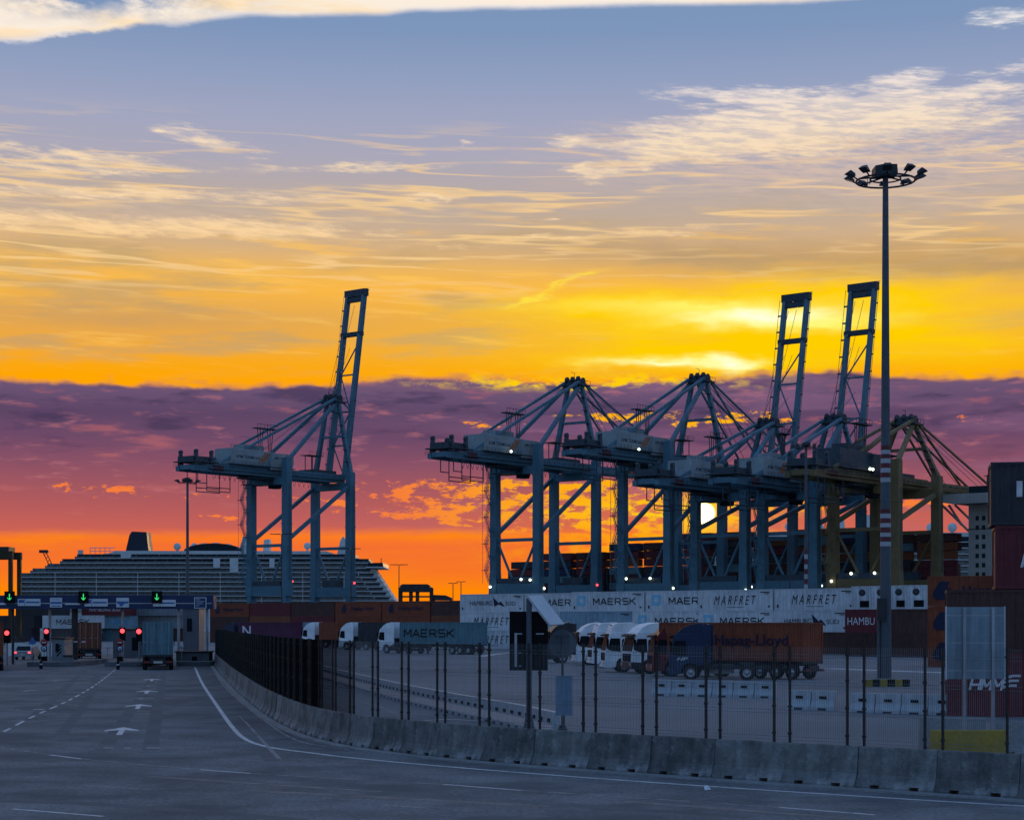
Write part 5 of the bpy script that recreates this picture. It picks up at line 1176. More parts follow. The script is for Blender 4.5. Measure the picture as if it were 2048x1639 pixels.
def trailer_mesh():
    m = MB(); m.bx(-12.2, 0.2, -0.52, -0.40, 0.92, 1.22); m.bx(-12.2, 0.2, 0.40, 0.52, 0.92, 1.22)
    for x in (0.0, -2.5, -5, -7.5, -10, -12.1): m.bx(x - 0.09, x + 0.09, -1.2, 1.2, 1.06, 1.235)
    m.bx(-12.3, -12.2, -1.2, 1.2, 0.55, 0.72); m.bx(-12.28, -12.2, -0.6, 0.6, 0.72, 0.95)
    for x in (-8.6, -9.9, -11.2): m.tube((x, -1.0, 0.505), (x, 1.0, 0.505), 0.08, 6)
    m.bx(-7.6, -4.5, -1.18, -1.14, 0.55, 0.62); m.bx(-7.6, -4.5, -1.18, -1.14, 0.80, 0.87)
    for y in (-0.75, 0.75): m.bx(-3.0, -2.85, y - 0.07, y + 0.07, 0.05, 0.95); m.bx(-3.08, -2.77, y - 0.14, y + 0.14, 0.0, 0.05)
    return m.mesh('chassis_frame')
def tlamp_mesh(): return MB().bx(-0.02, 0.02, -0.2, 0.2, -0.07, 0.07).mesh('tail_lamp')
TRM, TLM = trailer_mesh(), tlamp_mesh()
M['lens_red'] = pm('red_lens', (0.25, 0.01, 0.01), 0.3, 0, 0.5, 0.1, 1, 0)
M['plate'] = pm('number_plate', (0.5, 0.45, 0.40), 0.5, 0, 0.3, 0.1, 3, 0)
def trailer(label, loc, rz, group, plate=False):
    t = thing('container_trailer', label, 'trailer', loc, rz, group); put('chassis_frame', TRM, M['dark'], t)
    for x in (-8.6, -9.9, -11.2):
        for y in (-1.06, 1.06): wheel(t, x, y)
    for y in (-0.9, 0.9): put('tail_lamp', TLM, M['lens_red'], t, (-12.32, y, 0.66))
    if plate: put('number_plate', MB().bx(-0.02, 0.02, -0.36, 0.36, -0.09, 0.09).mesh('p'), M['plate'], t, (-12.33, 0.0, 0.64))
    return t
TG = 'trucks parked in the yard'
def semi(px, Y, head, ccol, cabcol, names, Hc=2.6, deco=None, roof=True, cab=True, plate=False, detail=1):
    """px, Y: near rear corner; head: degrees the truck points left of -x towards +y"""
    a = math.pi - math.radians(head); d = Vector((math.cos(a), math.sin(a), 0)); left = Vector((-d.y, d.x, 0))       # left side of the truck faces the camera when heading left
    near = left if left.y < 0 else -left
    rear = Vector((XA(px, Y), Y, 0)) - near * (CW / 2)
    front = rear + d * CL
    trailer(names[0], front + d * 0.0, a, TG, plate)
    # the container's camera side must be its local -y
    if near.dot(left) > 0: crz = a + math.pi; 
    else: crz = a
    c = container(names[1], (rear + front) / 2 + Vector((0, 0, 1.24)), crz, ccol, CL, Hc, False, detail, 'containers on truck trailers')
    if deco: deco(c)
    if cab: tractor(names[2], front + d * 1.45 - Vector((0, 0, 0)) + d * 0.85, a, cabcol, TG, roof)
paint('t_white', (0.72, 0.75, 0.76), 0.55, 0.1); paint('t_red', (0.12, 0.015, 0.02), 0.4, 0.1); paint('t_blue', (0.010, 0.026, 0.070), 0.4, 0.1); paint('t_navy', (0.02, 0.03, 0.06), 0.4, 0.1); paint('t_dark', (0.03, 0.032, 0.036), 0.4, 0.1)
semi(1607, 121.0, 42, 'c_orange', 't_red', ('container trailer under the orange box in the yard', 'orange container with navy lettering on a trailer behind the blue cab', ''), 2.62, lambda c: deco_hl(c, 2.62, CL, True, 0.6), cab=False)
park_red = True
semi(948, 214.0, 40, 'c_teal', 't_white', ('trailer under the grey lettered container at centre left', 'grey container with bold black lettering on a trailer', 'white truck cab pulling the grey lettered container'), 2.62, lambda c: block_letters('MAERSK', M['ink'], c, (-1.2, -CW / 2 - 0.006, 1.30), 8.2, 0.95))
semi(845, 242.0, 40, 'c_charcoal', 't_white', ('trailer under the dark container half hidden by the lettered one', 'dark container on a trailer behind the second white cab', 'white truck cab in the middle of three at left, pulling a dark box'))
semi(752, 268.0, 40, 'c_orange', 't_white', ('trailer under the orange box behind the leftmost white cab', 'orange container on a trailer behind the leftmost white cab', 'leftmost white truck cab behind the dark end of the fence'))
semi(655, 298.0, 40, 'c_ltblue', 't_dark', ('trailer under the pale blue container', 'pale blue container on a trailer left of the leftmost white cab', 'dark truck cab pulling the pale blue container'))
semi(585, 292.0, 36, 'c_magenta', 't_navy', ('trailer under the magenta container', 'magenta container with a large white letter on a trailer', 'dark navy truck cab pulling the magenta container'), 2.6, lambda c: lettering('N', M['ink_white'], c, (-4.2, -CW / 2 - 0.006, 1.2), 1.9, 1.6, FACE_F, 0.014))
def park(px, py, head, col, label, **k):
    a = math.pi - math.radians(head); p = G(px, py); tractor(label, p, a, col, TG, **k); return p
park(1180, 1329, -8, 't_white', 'white truck cab standing furthest left in the row beside the round sign')
park(1213, 1334, -8, 't_white', 'white truck cab, second from the left in the row', roof=2)
park(1243, 1343, -6, 't_white', 'white truck cab, third in the row, its front wheel fully in view', roof=2)
park(1290, 1346, -16, 't_white', 'white truck cab with dark bumper next to the red cab', dark_lower=True, roof=True)
park(1340, 1351, -6, 't_red', 'dark red truck cab between the white cabs and the blue tractor')
park(1120, 1325, -10, 't_dark', 'dark truck cab behind the round sign')
a_ = math.pi - math.radians(10); pb = G(1384, 1358); bt = tractor('dark blue truck tractor standing in front of the orange container', pb, a_, 't_blue', TG)
lettering('HP', M['ink_white'], bt, (0.35, 1.2, 1.42) if False else (0.55, 1.262, 1.42), 0.75, 0.22, (math.radians(90), 0, math.pi), 0.02, 0.3)
# pale boxes ride behind the white cabs
for i, (px, py) in enumerate(((1180, 1329), (1213, 1334), (1243, 1343))):
    a = math.pi + math.radians(8); d = Vector((math.cos(a), math.sin(a), 0)); p = G(px, py) - d * 2.3
    trailer(f'empty container trailer behind the {ordinal(i + 1)} white cab of the row', p, a, TG)

# trucks at the gates, seen from behind
def gate_truck(xc, Y, col, names, Hc=2.62):
    p = Vector((XA(xc, Y), Y, 0)); d = p.normalized(); a = math.atan2(d.y, d.x)
    trailer(names[0], p + d * CL, a, 'trucks at the gates', True)
    container(names[1], p + d * (CL / 2) + Vector((0, 0, 1.24)), a, col, CL, Hc, False, 2, 'containers on truck trailers')
    tractor(names[2], p + d * (CL + 2.2), a, 't_white', 'trucks at the gates', False)
gate_truck(178, 180, 'c_rust', ('trailer under the brown container at the middle gate', 'brown container with closed doors at the middle gate', 'truck cab in front of the brown container at the middle gate'))
gate_truck(316, 146, 'c_teal', ('trailer with pale number plate at the right gate', 'grey green container with closed doors at the right gate', 'white truck cab in front of the grey green container at the right gate'), 2.66)
gate_truck(-25, 143, 'c_orange', ('trailer cut off by the left edge of the picture', 'orange container cut off by the left edge of the picture', 'truck cab ahead of the container at the left edge of the picture'))

# ================================================================ gate plaza
YG = 166.0
g = thing('gate_canopy', 'navy canopy beam spanning the entry gates with white sign boards', 'gantry', (0, YG, 0))
def gx(x): return XA(x, YG)
m = MB(); m.bx(gx(-60), gx(430), -0.8, 0.8, ZA(1217, YG), ZA(1190, YG)); m.build('beam', M['gantry'], g)
m = MB(); m.bx(gx(-60), gx(426), -0.83, -0.80, ZA(1207, YG), ZA(1205, YG)); m.build('beam_rail', M['galv'], g)
for x in (24, 98, 148, 244, 356, 413): MB().tube((gx(x), 0.3, 0), (gx(x), 0.3, ZA(1217, YG)), 0.13 if x != 148 else 0.3, 8).build('column', M['galv' if x not in (148, 24) else 'dark'], g)
for x0, x1, y0, y1, kind in ((41, 86, 1197, 1211, 'p'), (105, 129, 1195, 1214, 'q'), (174, 220, 1197, 1212, 'p'), (237, 262, 1195, 1214, 'v'), (310, 355, 1199, 1212, 'p'), (135, 165, 1206, 1209, 'n'), (0, 18, 1205, 1209, 'n'), (392, 416, 1194, 1216, 'b')):
    m = MB(); m.bx(gx(x0), gx(x1), -0.92, -0.84, ZA(y1, YG), ZA(y0, YG)); s = m.build('sign_board', M['sign_white'], g)
    w = x1 - x0; m = MB(); yy = (-0.935, -0.92)
    if kind == 'p':
        m.bx(gx(x0 + 2), gx(x0 + w * 0.28), *yy, ZA(y1 - 6, YG), ZA(y0 + 2, YG)); m.bx(gx(x0 + w * 0.36), gx(x1 - 2), *yy, ZA((y0 + y1) / 2 + 1.4, YG), ZA((y0 + y1) / 2 - 1.6, YG)); m.bx(gx(x0 + 0.3 * w), gx(x0 + 0.32 * w), *yy, ZA(y1, YG), ZA(y0, YG))
    elif kind == 'q': m.bx(gx(x0 + 1), gx(x1 - 1), *yy, ZA(y0 + 12, YG), ZA(y0 + 8, YG)); m.bx(gx(x0 + 3), gx(x1 - 3), *yy, ZA(y1 - 2, YG), ZA(y1 - 4, YG)); m.bx(gx(x0 + 4), gx(x1 - 4), *yy, ZA(y0 + 4, YG), ZA(y0 + 3, YG))
    elif kind == 'v': m.bx(gx(x0 + 1), gx(x1 - 1), *yy, ZA(y0 + 11, YG), ZA(y0 + 7, YG)); m.add([(gx(x0 + 4), -0.935, ZA(y0 + 11, YG)), (gx(x1 - 8), -0.935, ZA(y0 + 11, YG)), (gx(x0 + 10), -0.935, ZA(y1 - 1, YG))], [(0, 1, 2)])
    elif kind == 'b': m.bx(gx(x0 + 1.5), gx(x1 - 1.5), *yy, ZA(y1 - 1.5, YG), ZA(y0 + 1.5, YG))
    else: continue
    o = m.build('sign_print', M['sign_blue' if kind == 'b' else 'sign_mid'], s)
    if kind == 'b':
        m = MB()
        for k, (a, b) in enumerate(((3, 12), (4, 20), (4, 17), (4, 10))): m.bx(gx(x0 + a), gx(x0 + b), -0.945, -0.936, ZA(y0 + 5 + k * 4, YG), ZA(y0 + 4 + k * 4, YG))
        m.build('sign_lines', M['sign_white'], s)
def green_arrow(x, label):
    t = thing('lane_signal', label, 'lane signal', (gx(x), YG - 0.95, ZA(1194, YG)), 0, 'green arrow signals over the gates')
    w = 12 * YG / FOC
    MB().bx(-w * 0.85, w * 0.85, -0.06, 0.06, -w, w).build('housing', M['black'], t)
    m = MB(); pts = [(-0.045, 0.34), (0.045, 0.34), (0.045, -0.14), (0.20, 0.0), (0.20, -0.10), (0.0, -0.30), (-0.20, -0.10), (-0.20, 0.0), (-0.045, -0.14)]
    m.add([(px_ * 0.95, -0.075, pz * 0.95) for px_, pz in pts], [(0, 8, 2, 1), (2, 8, 5), (2, 5, 4, 3), (8, 7, 6, 5)]); m.build('green_arrow', M['lamp_green'], t)
for x, l in ((25, 'leftmost green down arrow signal on the canopy'), (172, 'middle green down arrow signal on the canopy'), (318, 'right green down arrow signal on the canopy')): green_arrow(x, l)
def island(x0, x1, y0, label, depth=14, hz=0.42):
    p0, p1 = G(x0, y0), G(x1, y0); cx = (p0.x + p1.x) / 2; hw = (p1.x - p0.x) / 2
    t = thing('traffic_island', label, 'traffic island', (cx, p0.y, 0), 0, 'gate islands')
    m = MB(); n = 8
    pts = [(-hw, 0.6)] + [(-hw * math.cos(math.pi * k / n), 0.6 - 0.6 * math.sin(math.pi * k / n)) for k in range(1, n)] + [(hw, 0.6), (hw, depth), (-hw, depth)]
    vs = [(x, y, z) for z in (0.0, hz) for x, y in pts]; k = len(pts)
    m.add(vs, [tuple(range(k, 2 * k))] + [(i, (i + 1) % k, k + (i + 1) % k, k + i) for i in range(k)]); m.build('kerbed_slab', M['island'], t)
    return t, cx, p0.y, hw, hz
i1 = island(50, 142, 1333, 'concrete island between the left and middle gates'); i2 = island(206, 284, 1333, 'concrete island between the middle and right gates'); i3 = island(350, 422, 1332, 'concrete island right of the right gate')
def signal(x, y, Y, label, z0=0.4, r=0.24):
    t = thing('traffic_light', label, 'traffic light', (XA(x, Y), Y, z0), 0, 'red lights at the gates'); z = ZA(y, Y) - z0
    MB().tube((0, 0.1, 0), (0, 0.1, z + 0.3), 0.06, 6).build('post', M['galv'], t); MB().bx(-0.26, 0.26, -0.06, 0.14, z - 0.85, z + 0.32).build('housing', M['black'], t)
    m = MB(); m.lathe((0, -0.07, z), [(0.001, -0.06), (r * 0.7, -0.045), (r, 0.0)], 14, 'Y'); m.build('red_lamp', M['lamp_red'], t)
for x, y, Y, l, z0 in ((93, 1262, 161, 'red traffic light on the left island, the left one', 0.42), (148, 1262, 168, 'red traffic light left of the brown container', 0.0), (245, 1261, 160, 'red traffic light above the round signs on the middle island', 0.42), (278, 1262, 158, 'red traffic light touching the grey green container', 0.42), (14, 1265, 150, 'red traffic light at the left edge of the picture', 0.0)): signal(x, y, Y, l, z0, 0.20 if x != 278 else 0.22)
def round_signs(x, Y, label, z0=0.42):
    t = thing('road_sign', label, 'road sign', (XA(x, Y), Y, z0), 0, 'round signs at the gates'); s = Y / FOC
    def disc(y, r, mat, yo): m = MB(); m.lathe((0, yo, ZA(y, Y) - z0), [(0.001, -0.02), (r, -0.02), (r, 0.02), (0.001, 0.02)], 18, 'Y'); return m
    MB().tube((0, 0.05, 0), (0, 0.05, ZA(1276, Y) - z0), 0.05, 6).build('post', M['galv'], t)
    d = disc(1284, 7 * s, 0, 0).build('no_entry_disc', M['sign_red'], t); MB().bx(-4.4 * s, 4.4 * s, -0.035, -0.022, ZA(1285.2, Y) - z0, ZA(1283, Y) - z0).build('white_bar', M['sign_white'], d)
    d = disc(1296.5, 6.3 * s, 0, 0).build('blue_disc', M['sign_blue'], t); disc(1296.5, 4.4 * s, 0, -0.012).build('white_disc', M['sign_white'], d); disc(1296.5, 1.6 * s, 0, -0.03).build('blue_dot', M['sign_mid'], d)
    MB().bx(-5.5 * s, 5.5 * s, -0.12, 0.2, ZA(1323, Y) - z0, ZA(1312, Y) - z0).build('black_box', M['black'], t)
round_signs(88, 160, 'red and blue round signs on a post at the left island'); round_signs(240, 159, 'red and blue round signs on a post at the middle island')
def small_sign(x, y, Y, label, r=4.2, mat='sign_white', tri=False, z0=0.42):
    t = thing('small_sign', label, 'road sign', (XA(x, Y), Y, z0), 0, 'small signs at the gates'); s = Y / FOC; z = ZA(y, Y) - z0
    MB().tube((0, 0.04, 0), (0, 0.04, z), 0.045, 6).build('post', M['galv'], t)
    if tri: m = MB(); m.prism([(-r * s * 1.2, z - r * s), (r * s * 1.2, z - r * s), (0, z + r * s * 1.4)], -0.02, 0.02)
    else: m = MB(); m.lathe((0, 0, z), [(0.001, -0.02), (r * s, -0.02), (r * s, 0.02), (0.001, 0.02)], 16, 'Y')
    m.build('sign_face', M[mat], t)
small_sign(215, 1293, 168, 'small white round sign right of the brown container'); small_sign(363, 1292, 160, 'small white round sign right of the grey green container', 4.6); small_sign(65, 1281, 165, 'blue triangular sign at the left gate', 6.5, 'sign_mid', True, 0.0); small_sign(64, 1294, 164.6, 'small white round sign under the blue triangle', 3.6, 'sign_white', False, 0.0)
M['booth_pale'] = pm('pale_cabinet_panel', (0.22, 0.235, 0.25), 0.55, 0, 0.3, 0.25, 0.8, 0.1, streak=0.25)
# booths and machines
def booth(x0, x1, y0, y1, Y, d, label, mat='booth', win=None, z0=0.42):
    if mat == 'sign_white': mat = 'booth_pale'
    X0, X1 = XA(x0, Y), XA(x1, Y); t = thing('toll_booth', label, 'booth', ((X0 + X1) / 2, Y, z0), 0, 'booths at the gates'); hw = (X1 - X0) / 2; zt_ = ZA(y0, Y) - z0
    MB().bx(-hw, hw, 0, d, 0, zt_).build('wall', M[mat], t); MB().bx(-hw - 0.12, hw + 0.12, -0.12, d + 0.12, zt_ + 0.002, zt_ + 0.12).build('roof', M['dark'], t)
    if win:
        a, b, c, e = win; w = MB().bx(XA(a, Y) - (X0 + X1) / 2, XA(b, Y) - (X0 + X1) / 2, -0.03, 0.0, ZA(e, Y) - z0, ZA(c, Y) - z0).build('window', M['glass'], t)
    return t
booth(226, 286, 1259, 1333, 172, 5.0, 'grey gate booth behind the middle island', 'booth', (264, 280, 1274, 1300))
b1 = booth(104, 129, 1277, 1333, 160.5, 3.0, 'pale gate cabinet with diagonal stripes on the left island', 'sign_white', (111, 118, 1286, 1302))
m = MB(); Y_ = 160.5
for k in range(3):
    z = 0.35 + 0.3 * k; m.add([(-0.15, -0.012, z), (0.28, -0.012, z + 0.42), (0.28, -0.012, z + 0.58), (-0.15, -0.012, z + 0.16)], [(0, 1, 2, 3)])
m.build('chevron', M['black'], b1)
booth(128, 142, 1312, 1333, 157.5, 1.0, 'low pale box at the corner of the left island', 'sign_white')
booth(366, 398, 1216, 1333, 174, 3.0, 'tall grey cabinet at the right gate column', 'booth', (374, 384, 1236, 1262), 0.0)
booth(352, 418, 1304, 1333, 161, 2.0, 'low concrete block with a dark niche on the right island', 'island', (384, 394, 1312, 1324))
t = thing('gate_boom', 'striped barrier arm lowered behind the brown container', 'barrier arm', (XA(110, 164), 164, 0.42), 0)
MB().bx(-0.18, 0.18, -0.18, 0.18, 0, 1.75).build('drive_box', M['dark'], t)
for k in range(8): MB().bx(0.2 + k * 0.37, 0.2 + (k + 1) * 0.37 - 0.004, -0.04, 0.04, 1.62, 1.74).build('arm_segment', M['white' if k % 2 == 0 else 'sign_red'], t)
for x, y, l in ((236, 1338, 'dark striped bollard at the tip of the middle island'), (82, 1337, 'dark bollard at the tip of the left island')):
    t = thing('bollard', l, 'bollard', G(x, y), 0, 'bollards at the gate islands'); MB().lathe((0, 0, 0), [(0.16, 0.0), (0.14, 0.05), (0.11, 0.62), (0.07, 0.68), (0.001, 0.69)], 12).build('body', M['black'], t); MB().lathe((0, 0, 0), [(0.135, 0.34), (0.13, 0.46)], 12).build('band', M['sign_white'], t)
# car leaving beyond the left gate
def car(label, loc, rz):
    t = thing('passenger_car', label, 'car', loc, rz)
    MB().prism([(-2.1, 0.35), (2.1, 0.35), (2.15, 0.75), (1.2, 0.92), (0.5, 1.42), (-1.2, 1.45), (-1.9, 0.98), (-2.15, 0.9)], -0.88, 0.88, None, 0.03).build('body', M['house'], t)
    MB().prism([(-1.93, 0.99), (-1.28, 1.40), (-1.24, 1.36), (-1.85, 0.97)], -0.72, 0.72).build('rear_window', M['glass'], t)
    for y in (-0.72, 0.72): MB().bx(-2.17, -2.12, y - 0.13, y + 0.13, 0.70, 0.86).build('tail_lamp', M['lamp_red'], t)
    MB().bx(-2.19, -2.14, -0.26, 0.26, 0.5, 0.62).build('number_plate', M['plate'], t)
    for x in (-1.3, 1.35):
        for y in (-0.82, 0.82):
            m = MB(); m.lathe((x, y, 0.33), [(0.15, -0.1), (0.31, -0.1), (0.33, -0.06), (0.33, 0.06), (0.31, 0.1), (0.15, 0.1), (0.15, -0.1)], 14, 'Y'); m.build('wheel', M['rubber'], t)
car('pale car with two red tail lights beyond the left gate', (XA(56, 186), 186, 0), math.pi / 2)
# pale low wall beyond the left gate
t = thing('low_wall', 'pale low wall beyond the left gate', 'wall', (XA(75, 205), 205, 0), 0)
for k in range(5): MB().bx(-3.4 + k * 1.38, -3.4 + (k + 1) * 1.38 - 0.02, -0.12, 0.12, 0, 1.45 if k % 2 else 1.5).build('wall_panel', M['ship_white'], t)

# ================================================================ light masts
def mast(label, x, base_y=None, top_y=340, Y=None, r0=0.36, r1=0.20, bands=(), ringr=2.2, big=True, group='light masts'):
    if Y is None: p = G(x, base_y); Y = p.y
    else: p = Vector((XA(x, Y), Y, 0))
    zt_ = ZA(top_y, Y); t = thing('light_mast', label, 'light mast', p, 0, group)
    m = MB(); m.tube((0, 0, 0), (0, 0, zt_), r0, 16, r1); pole = m.build('pole', M['mast_grey'], t)
    def rad(z): return r0 + (r1 - r0) * z / zt_
    for k, (a, b, c) in enumerate(bands):
        za, zb_ = ZA(b, Y), ZA(a, Y); MB().tube((0, 0, za), (0, 0, zb_), rad(za) + 0.012, 16, rad(zb_) + 0.012, False).build('band', M['red_lead' if c == 'r' else 'white_band'], pole)
    zr = zt_ - ringr * 0.28; n = 20
    m = MB()
    for k in range(n):
        a, b = 2 * math.pi * k / n, 2 * math.pi * (k + 1) / n
        m.tube((ringr * 0.78 * math.cos(a), ringr * 0.78 * math.sin(a), zr), (ringr * 0.78 * math.cos(b), ringr * 0.78 * math.sin(b), zr), 0.06, 6)
        m.tube((ringr * 0.4 * math.cos(a), ringr * 0.4 * math.sin(a), zr + 0.12), (ringr * 0.4 * math.cos(b), ringr * 0.4 * math.sin(b), zr + 0.12), 0.05, 5)
    for k in range(6):
        a = math.pi * k / 3 + 0.3; m.tube((0.15 * math.cos(a), 0.15 * math.sin(a), zr + 0.25), (ringr * 0.80 * math.cos(a), ringr * 0.80 * math.sin(a), zr), 0.055, 5)
    m.tube((-ringr * 0.5, -ringr * 0.4, zr), (-ringr * 0.5, -ringr * 0.4, zr - 0.45), 0.02, 4); m.tube((-ringr * 0.56, -ringr * 0.4, zr), (-ringr * 0.56, -ringr * 0.4, zr - 0.45), 0.02, 4)
    m.build('ring_frame', M['dark'], t)
    m = MB(); m.prism([(-ringr * 0.32, zr + 0.25), (ringr * 0.28, zr + 0.3), (ringr * 0.26, zt_ + 0.25), (-ringr * 0.05, zt_ + 0.28), (-ringr * 0.32, zt_ + 0.16)], -0.6, 0.6); m.build('head_box', M['dark'], t)
    for k in range(10):
        a = 2 * math.pi * k / 10 + 0.16; c = Vector((math.cos(a), math.sin(a), 0)); R = Matrix.Rotation(a, 3, 'Z') @ Matrix.Rotation(-0.35, 3, 'Y')
        m = MB(); m.tube(c * ringr * 0.76 + Vector((0, 0, zr)), c * ringr * 0.90 + Vector((0, 0, zr + 0.2)), 0.05, 5)
        pts = [Vector(v) for v in ((-0.22, -0.26, -0.06), (0.34, -0.26, -0.06), (0.34, 0.26, -0.06), (-0.22, 0.26, -0.06), (-0.18, -0.16, 0.12), (0.16, -0.18, 0.20), (0.16, 0.18, 0.20), (-0.18, 0.16, 0.12))]
        k_ = ringr / 2.2; m.add([R @ (q * k_) + c * ringr * 0.96 + Vector((0, 0, zr + 0.30)) for q in pts], [(0, 3, 2, 1), (4, 5, 6, 7), (0, 1, 5, 4), (1, 2, 6, 5), (2, 3, 7, 6), (3, 0, 4, 7)]); m.build('floodlight_head', M['dark'], t)
    return t, p, Y
M['mast_grey'] = pm('mast_paint', (0.075, 0.092, 0.11), 0.6, 0.2, 0.3, 0.2, 0.3, 0.08, 3, streak=0.2)
bands = [(891, 899, 'r'), (900, 908, 'w'), (909, 916, 'r'), (917, 926, 'w'), (927, 935, 'r'), (936, 945, 'w'), (946, 954, 'r'), (955, 964, 'w'), (1018, 1026, 'r'), (1027, 1036, 'w'), (1037, 1045, 'r'), (1046, 1054, 'w'), (1055, 1064, 'r'), (1065, 1073, 'w'), (1074, 1082, 'r'), (1083, 1092, 'w')]
t, p, Y = mast('tall grey light mast with red and white bands and a ring of floodlights', 1771, 1370, 341, None, 0.38, 0.17, bands, 2.3)
MB().prism([(-0.55, 0.0), (0.55, 0.0), (0.55, 0.45), (-0.55, 0.45)], -0.55, 0.55).build('plinth', M['kerb'], t)
MB().bx(-0.62, -0.05, -0.62, -0.42, ZA(1240, Y), ZA(1196, Y)).build('control_cabinet', M['dark'], t)
MB().tube((-0.44, -0.1, 0), (-0.44, -0.1, ZA(1200, Y)), 0.10, 8).build('cable_duct', M['mast_grey'], t)
t2 = thing('mast_guard', 'dark and yellow block guarding the foot of the tall mast', 'guard block', p + Vector((-0.3, -1.6, 0)), 0)
for k in range(6): MB().bx(-1.3 + k * 0.45, -1.3 + (k + 1) * 0.45 - 0.01, -0.25, 0.25, 0, 0.42).build('stripe_block', M['yellow' if k % 2 == 0 else 'black'], t2)
mast('distant thin light mast left of the lone crane', 375, None, 958, 342, 0.36, 0.22, (), 2.3, False)
mast('distant light mast with striped foot among the right cranes', 1612, None, 888, 278, 0.30, 0.20, [(a, a + 9, 'w' if k % 2 else 'r') for k, a in enumerate(range(1098, 1190, 10))], 2.2, False)
def lamp_pole(x, top, Y, label, arm=1.3):
    t = thing('street_lamp', label, 'street lamp', (XA(x, Y), Y, 0), 0, 'lamp poles on the quay'); z = ZA(top, Y)
    MB().tube((0, 0, 0), (0, 0, z), 0.12, 6, 0.08).build('pole', M['dark'], t)
    for s in (-1, 1): MB().prism([(s * 0.1, z - 0.05), (s * arm * 1.4, z - 0.02), (s * arm * 1.4, z + 0.10), (s * 0.1, z + 0.12)], -0.16, 0.16).build('lamp_head', M['dark'], t)
for x, top, Y, l, a in ((563, 1068, 350, 'double lamp pole in front of the lone crane', 1.6), (702, 1097, 352, 'double lamp pole behind the right legs of the lone crane', 1.4), (798, 1129, 360, 'double lamp pole right of the cruise ship bow', 1.3), (906, 1166, 370, 'small lamp pole left of the white stacks, left one', 0.7), (922, 1163, 372, 'small lamp pole left of the white stacks, right one', 0.7), (1398, 1085, 300, 'thin grey pole below the sun', 0.5), (1580, 1040, 300, 'thin grey pole between the right crane legs', 0.4)): lamp_pole(x, top, Y, l, a)

# ================================================================ yard machines
t = thing('straddle_carrier', 'dark straddle carrier with rounded frame against the orange sky', 'straddle carrier', (XA(832, 330), 330, 0), 0)
zt_ = ZA(1168, 330); k = 330 / FOC
for s in (-1, 1):
    for y in (-2.2, 2.2):
        MB().beam((s * 31 * k, y, 0.6), (s * 31 * k, y, zt_ - 0.6), 0.55, 0.5, (1, 0, 0)).build('leg', M['dark'], t)
    MB().bx(s * 31 * k - 0.4, s * 31 * k + 0.4, -3.2, 3.2, 0.3, 1.0).build('side_sill', M['dark'], t)
MB().prism([(-31.5 * k, zt_ - 1.0), (-30 * k, zt_ - 0.25), (-26 * k, zt_), (24 * k, zt_), (29 * k, zt_ - 0.3), (31.5 * k, zt_ - 1.0), (31.5 * k, zt_ - 1.4), (-31.5 * k, zt_ - 1.4)], -2.6, 2.6).build('top_frame', M['dark'], t)
for x in (-10, 3): MB().bx(x * k - 0.25, x * k + 0.25, -2.0, 2.0, zt_ - 4.2, zt_ - 1.4).build('hoist_column', M['dark'], t)
MB().bx(-31 * k, 31 * k, -1.2, 1.2, ZA(1194, 330), ZA(1191, 330)).build('spreader', M['dark'], t)
MB().prism([(33 * k, ZA(1200, 330)), (72 * k, ZA(1200, 330)), (72 * k, ZA(1195, 330)), (60 * k, ZA(1190, 330)), (36 * k, ZA(1189, 330))], -2.0, 2.0).build('engine_deck', M['dark'], t)
for x in (36, 70): MB().beam((x * k, 0, 0.4), (x * k, 0, ZA(1200, 330)), 0.4, 0.4, (1, 0, 0)).build('deck_leg', M['dark'], t)
M['yard_crane'] = pm('yard_crane_paint', (0.06, 0.046, 0.026), 0.65, 0, 0.1, 0.25, 0.3, 0.1, streak=0.2)
t = thing('yard_gantry_crane', 'brown yard gantry crane cut off by the left edge', 'crane', (XA(30, 345), 345, 0), 0)
zt_ = ZA(1103, 345); k = 345 / FOC
for y in (-3, 3):
    MB().bx(-0.36, 0.36, y - 0.4, y + 0.4, 0.9, zt_ - 1.4).build('leg', M['yard_crane'], t)
    MB().bx(-26.4, -25.6, y - 0.4, y + 0.4, 0.9, zt_ - 1.4).build('leg', M['yard_crane'], t)
    MB().bx(-26.6, 0.45, y - 0.5, y + 0.5, zt_ - 1.4, zt_).build('top_girder', M['yard_crane'], t)
for x in (0, -26): MB().bx(x - 0.5, x + 0.5, -5.5, 5.5, 0.0, 0.9).build('wheel_sill', M['dark'], t)
MB().bx(-6.0, -0.6, -2.2, 2.2, zt_ + 0.01, zt_ + 0.9).build('trolley', M['dark'], t)

# ================================================================ signs behind the fence
Ys = 53.0; t = thing('solar_sign_post', 'grey post carrying a black sign board and a tilted solar panel', 'sign post', (XA(1058, Ys), Ys, 0), 0); k = Ys / FOC
m = MB(); m.tube((0, 0, 0), (0, 0, ZA(1196, Ys)), 0.085, 10); m.tube((0, 0, 0.55), (0, 0, 1.15), 0.22, 10, 0.10); m.tube((0, 0, 0.0), (0, 0, 0.55), 0.24, 10, 0.22); m.build('post', M['mast_grey'], t)
b = MB().bx(-39 * k, 38 * k, 0.09, 0.20, ZA(1340, Ys), ZA(1222, Ys)).build('sign_board', M['black'], t)
m = MB(); m.bx(-29 * k, -24 * k, 0.08, 0.089, ZA(1333, Ys), ZA(1265, Ys)); m.build('white_strip', M['white_band'], b)
for a, c in ((-24, -14), (14, 30)): MB().bx(a * k, c * k, 0.08, 0.089, ZA(1268, Ys), ZA(1265.5, Ys)).build('white_strip', M['white_band'], b)
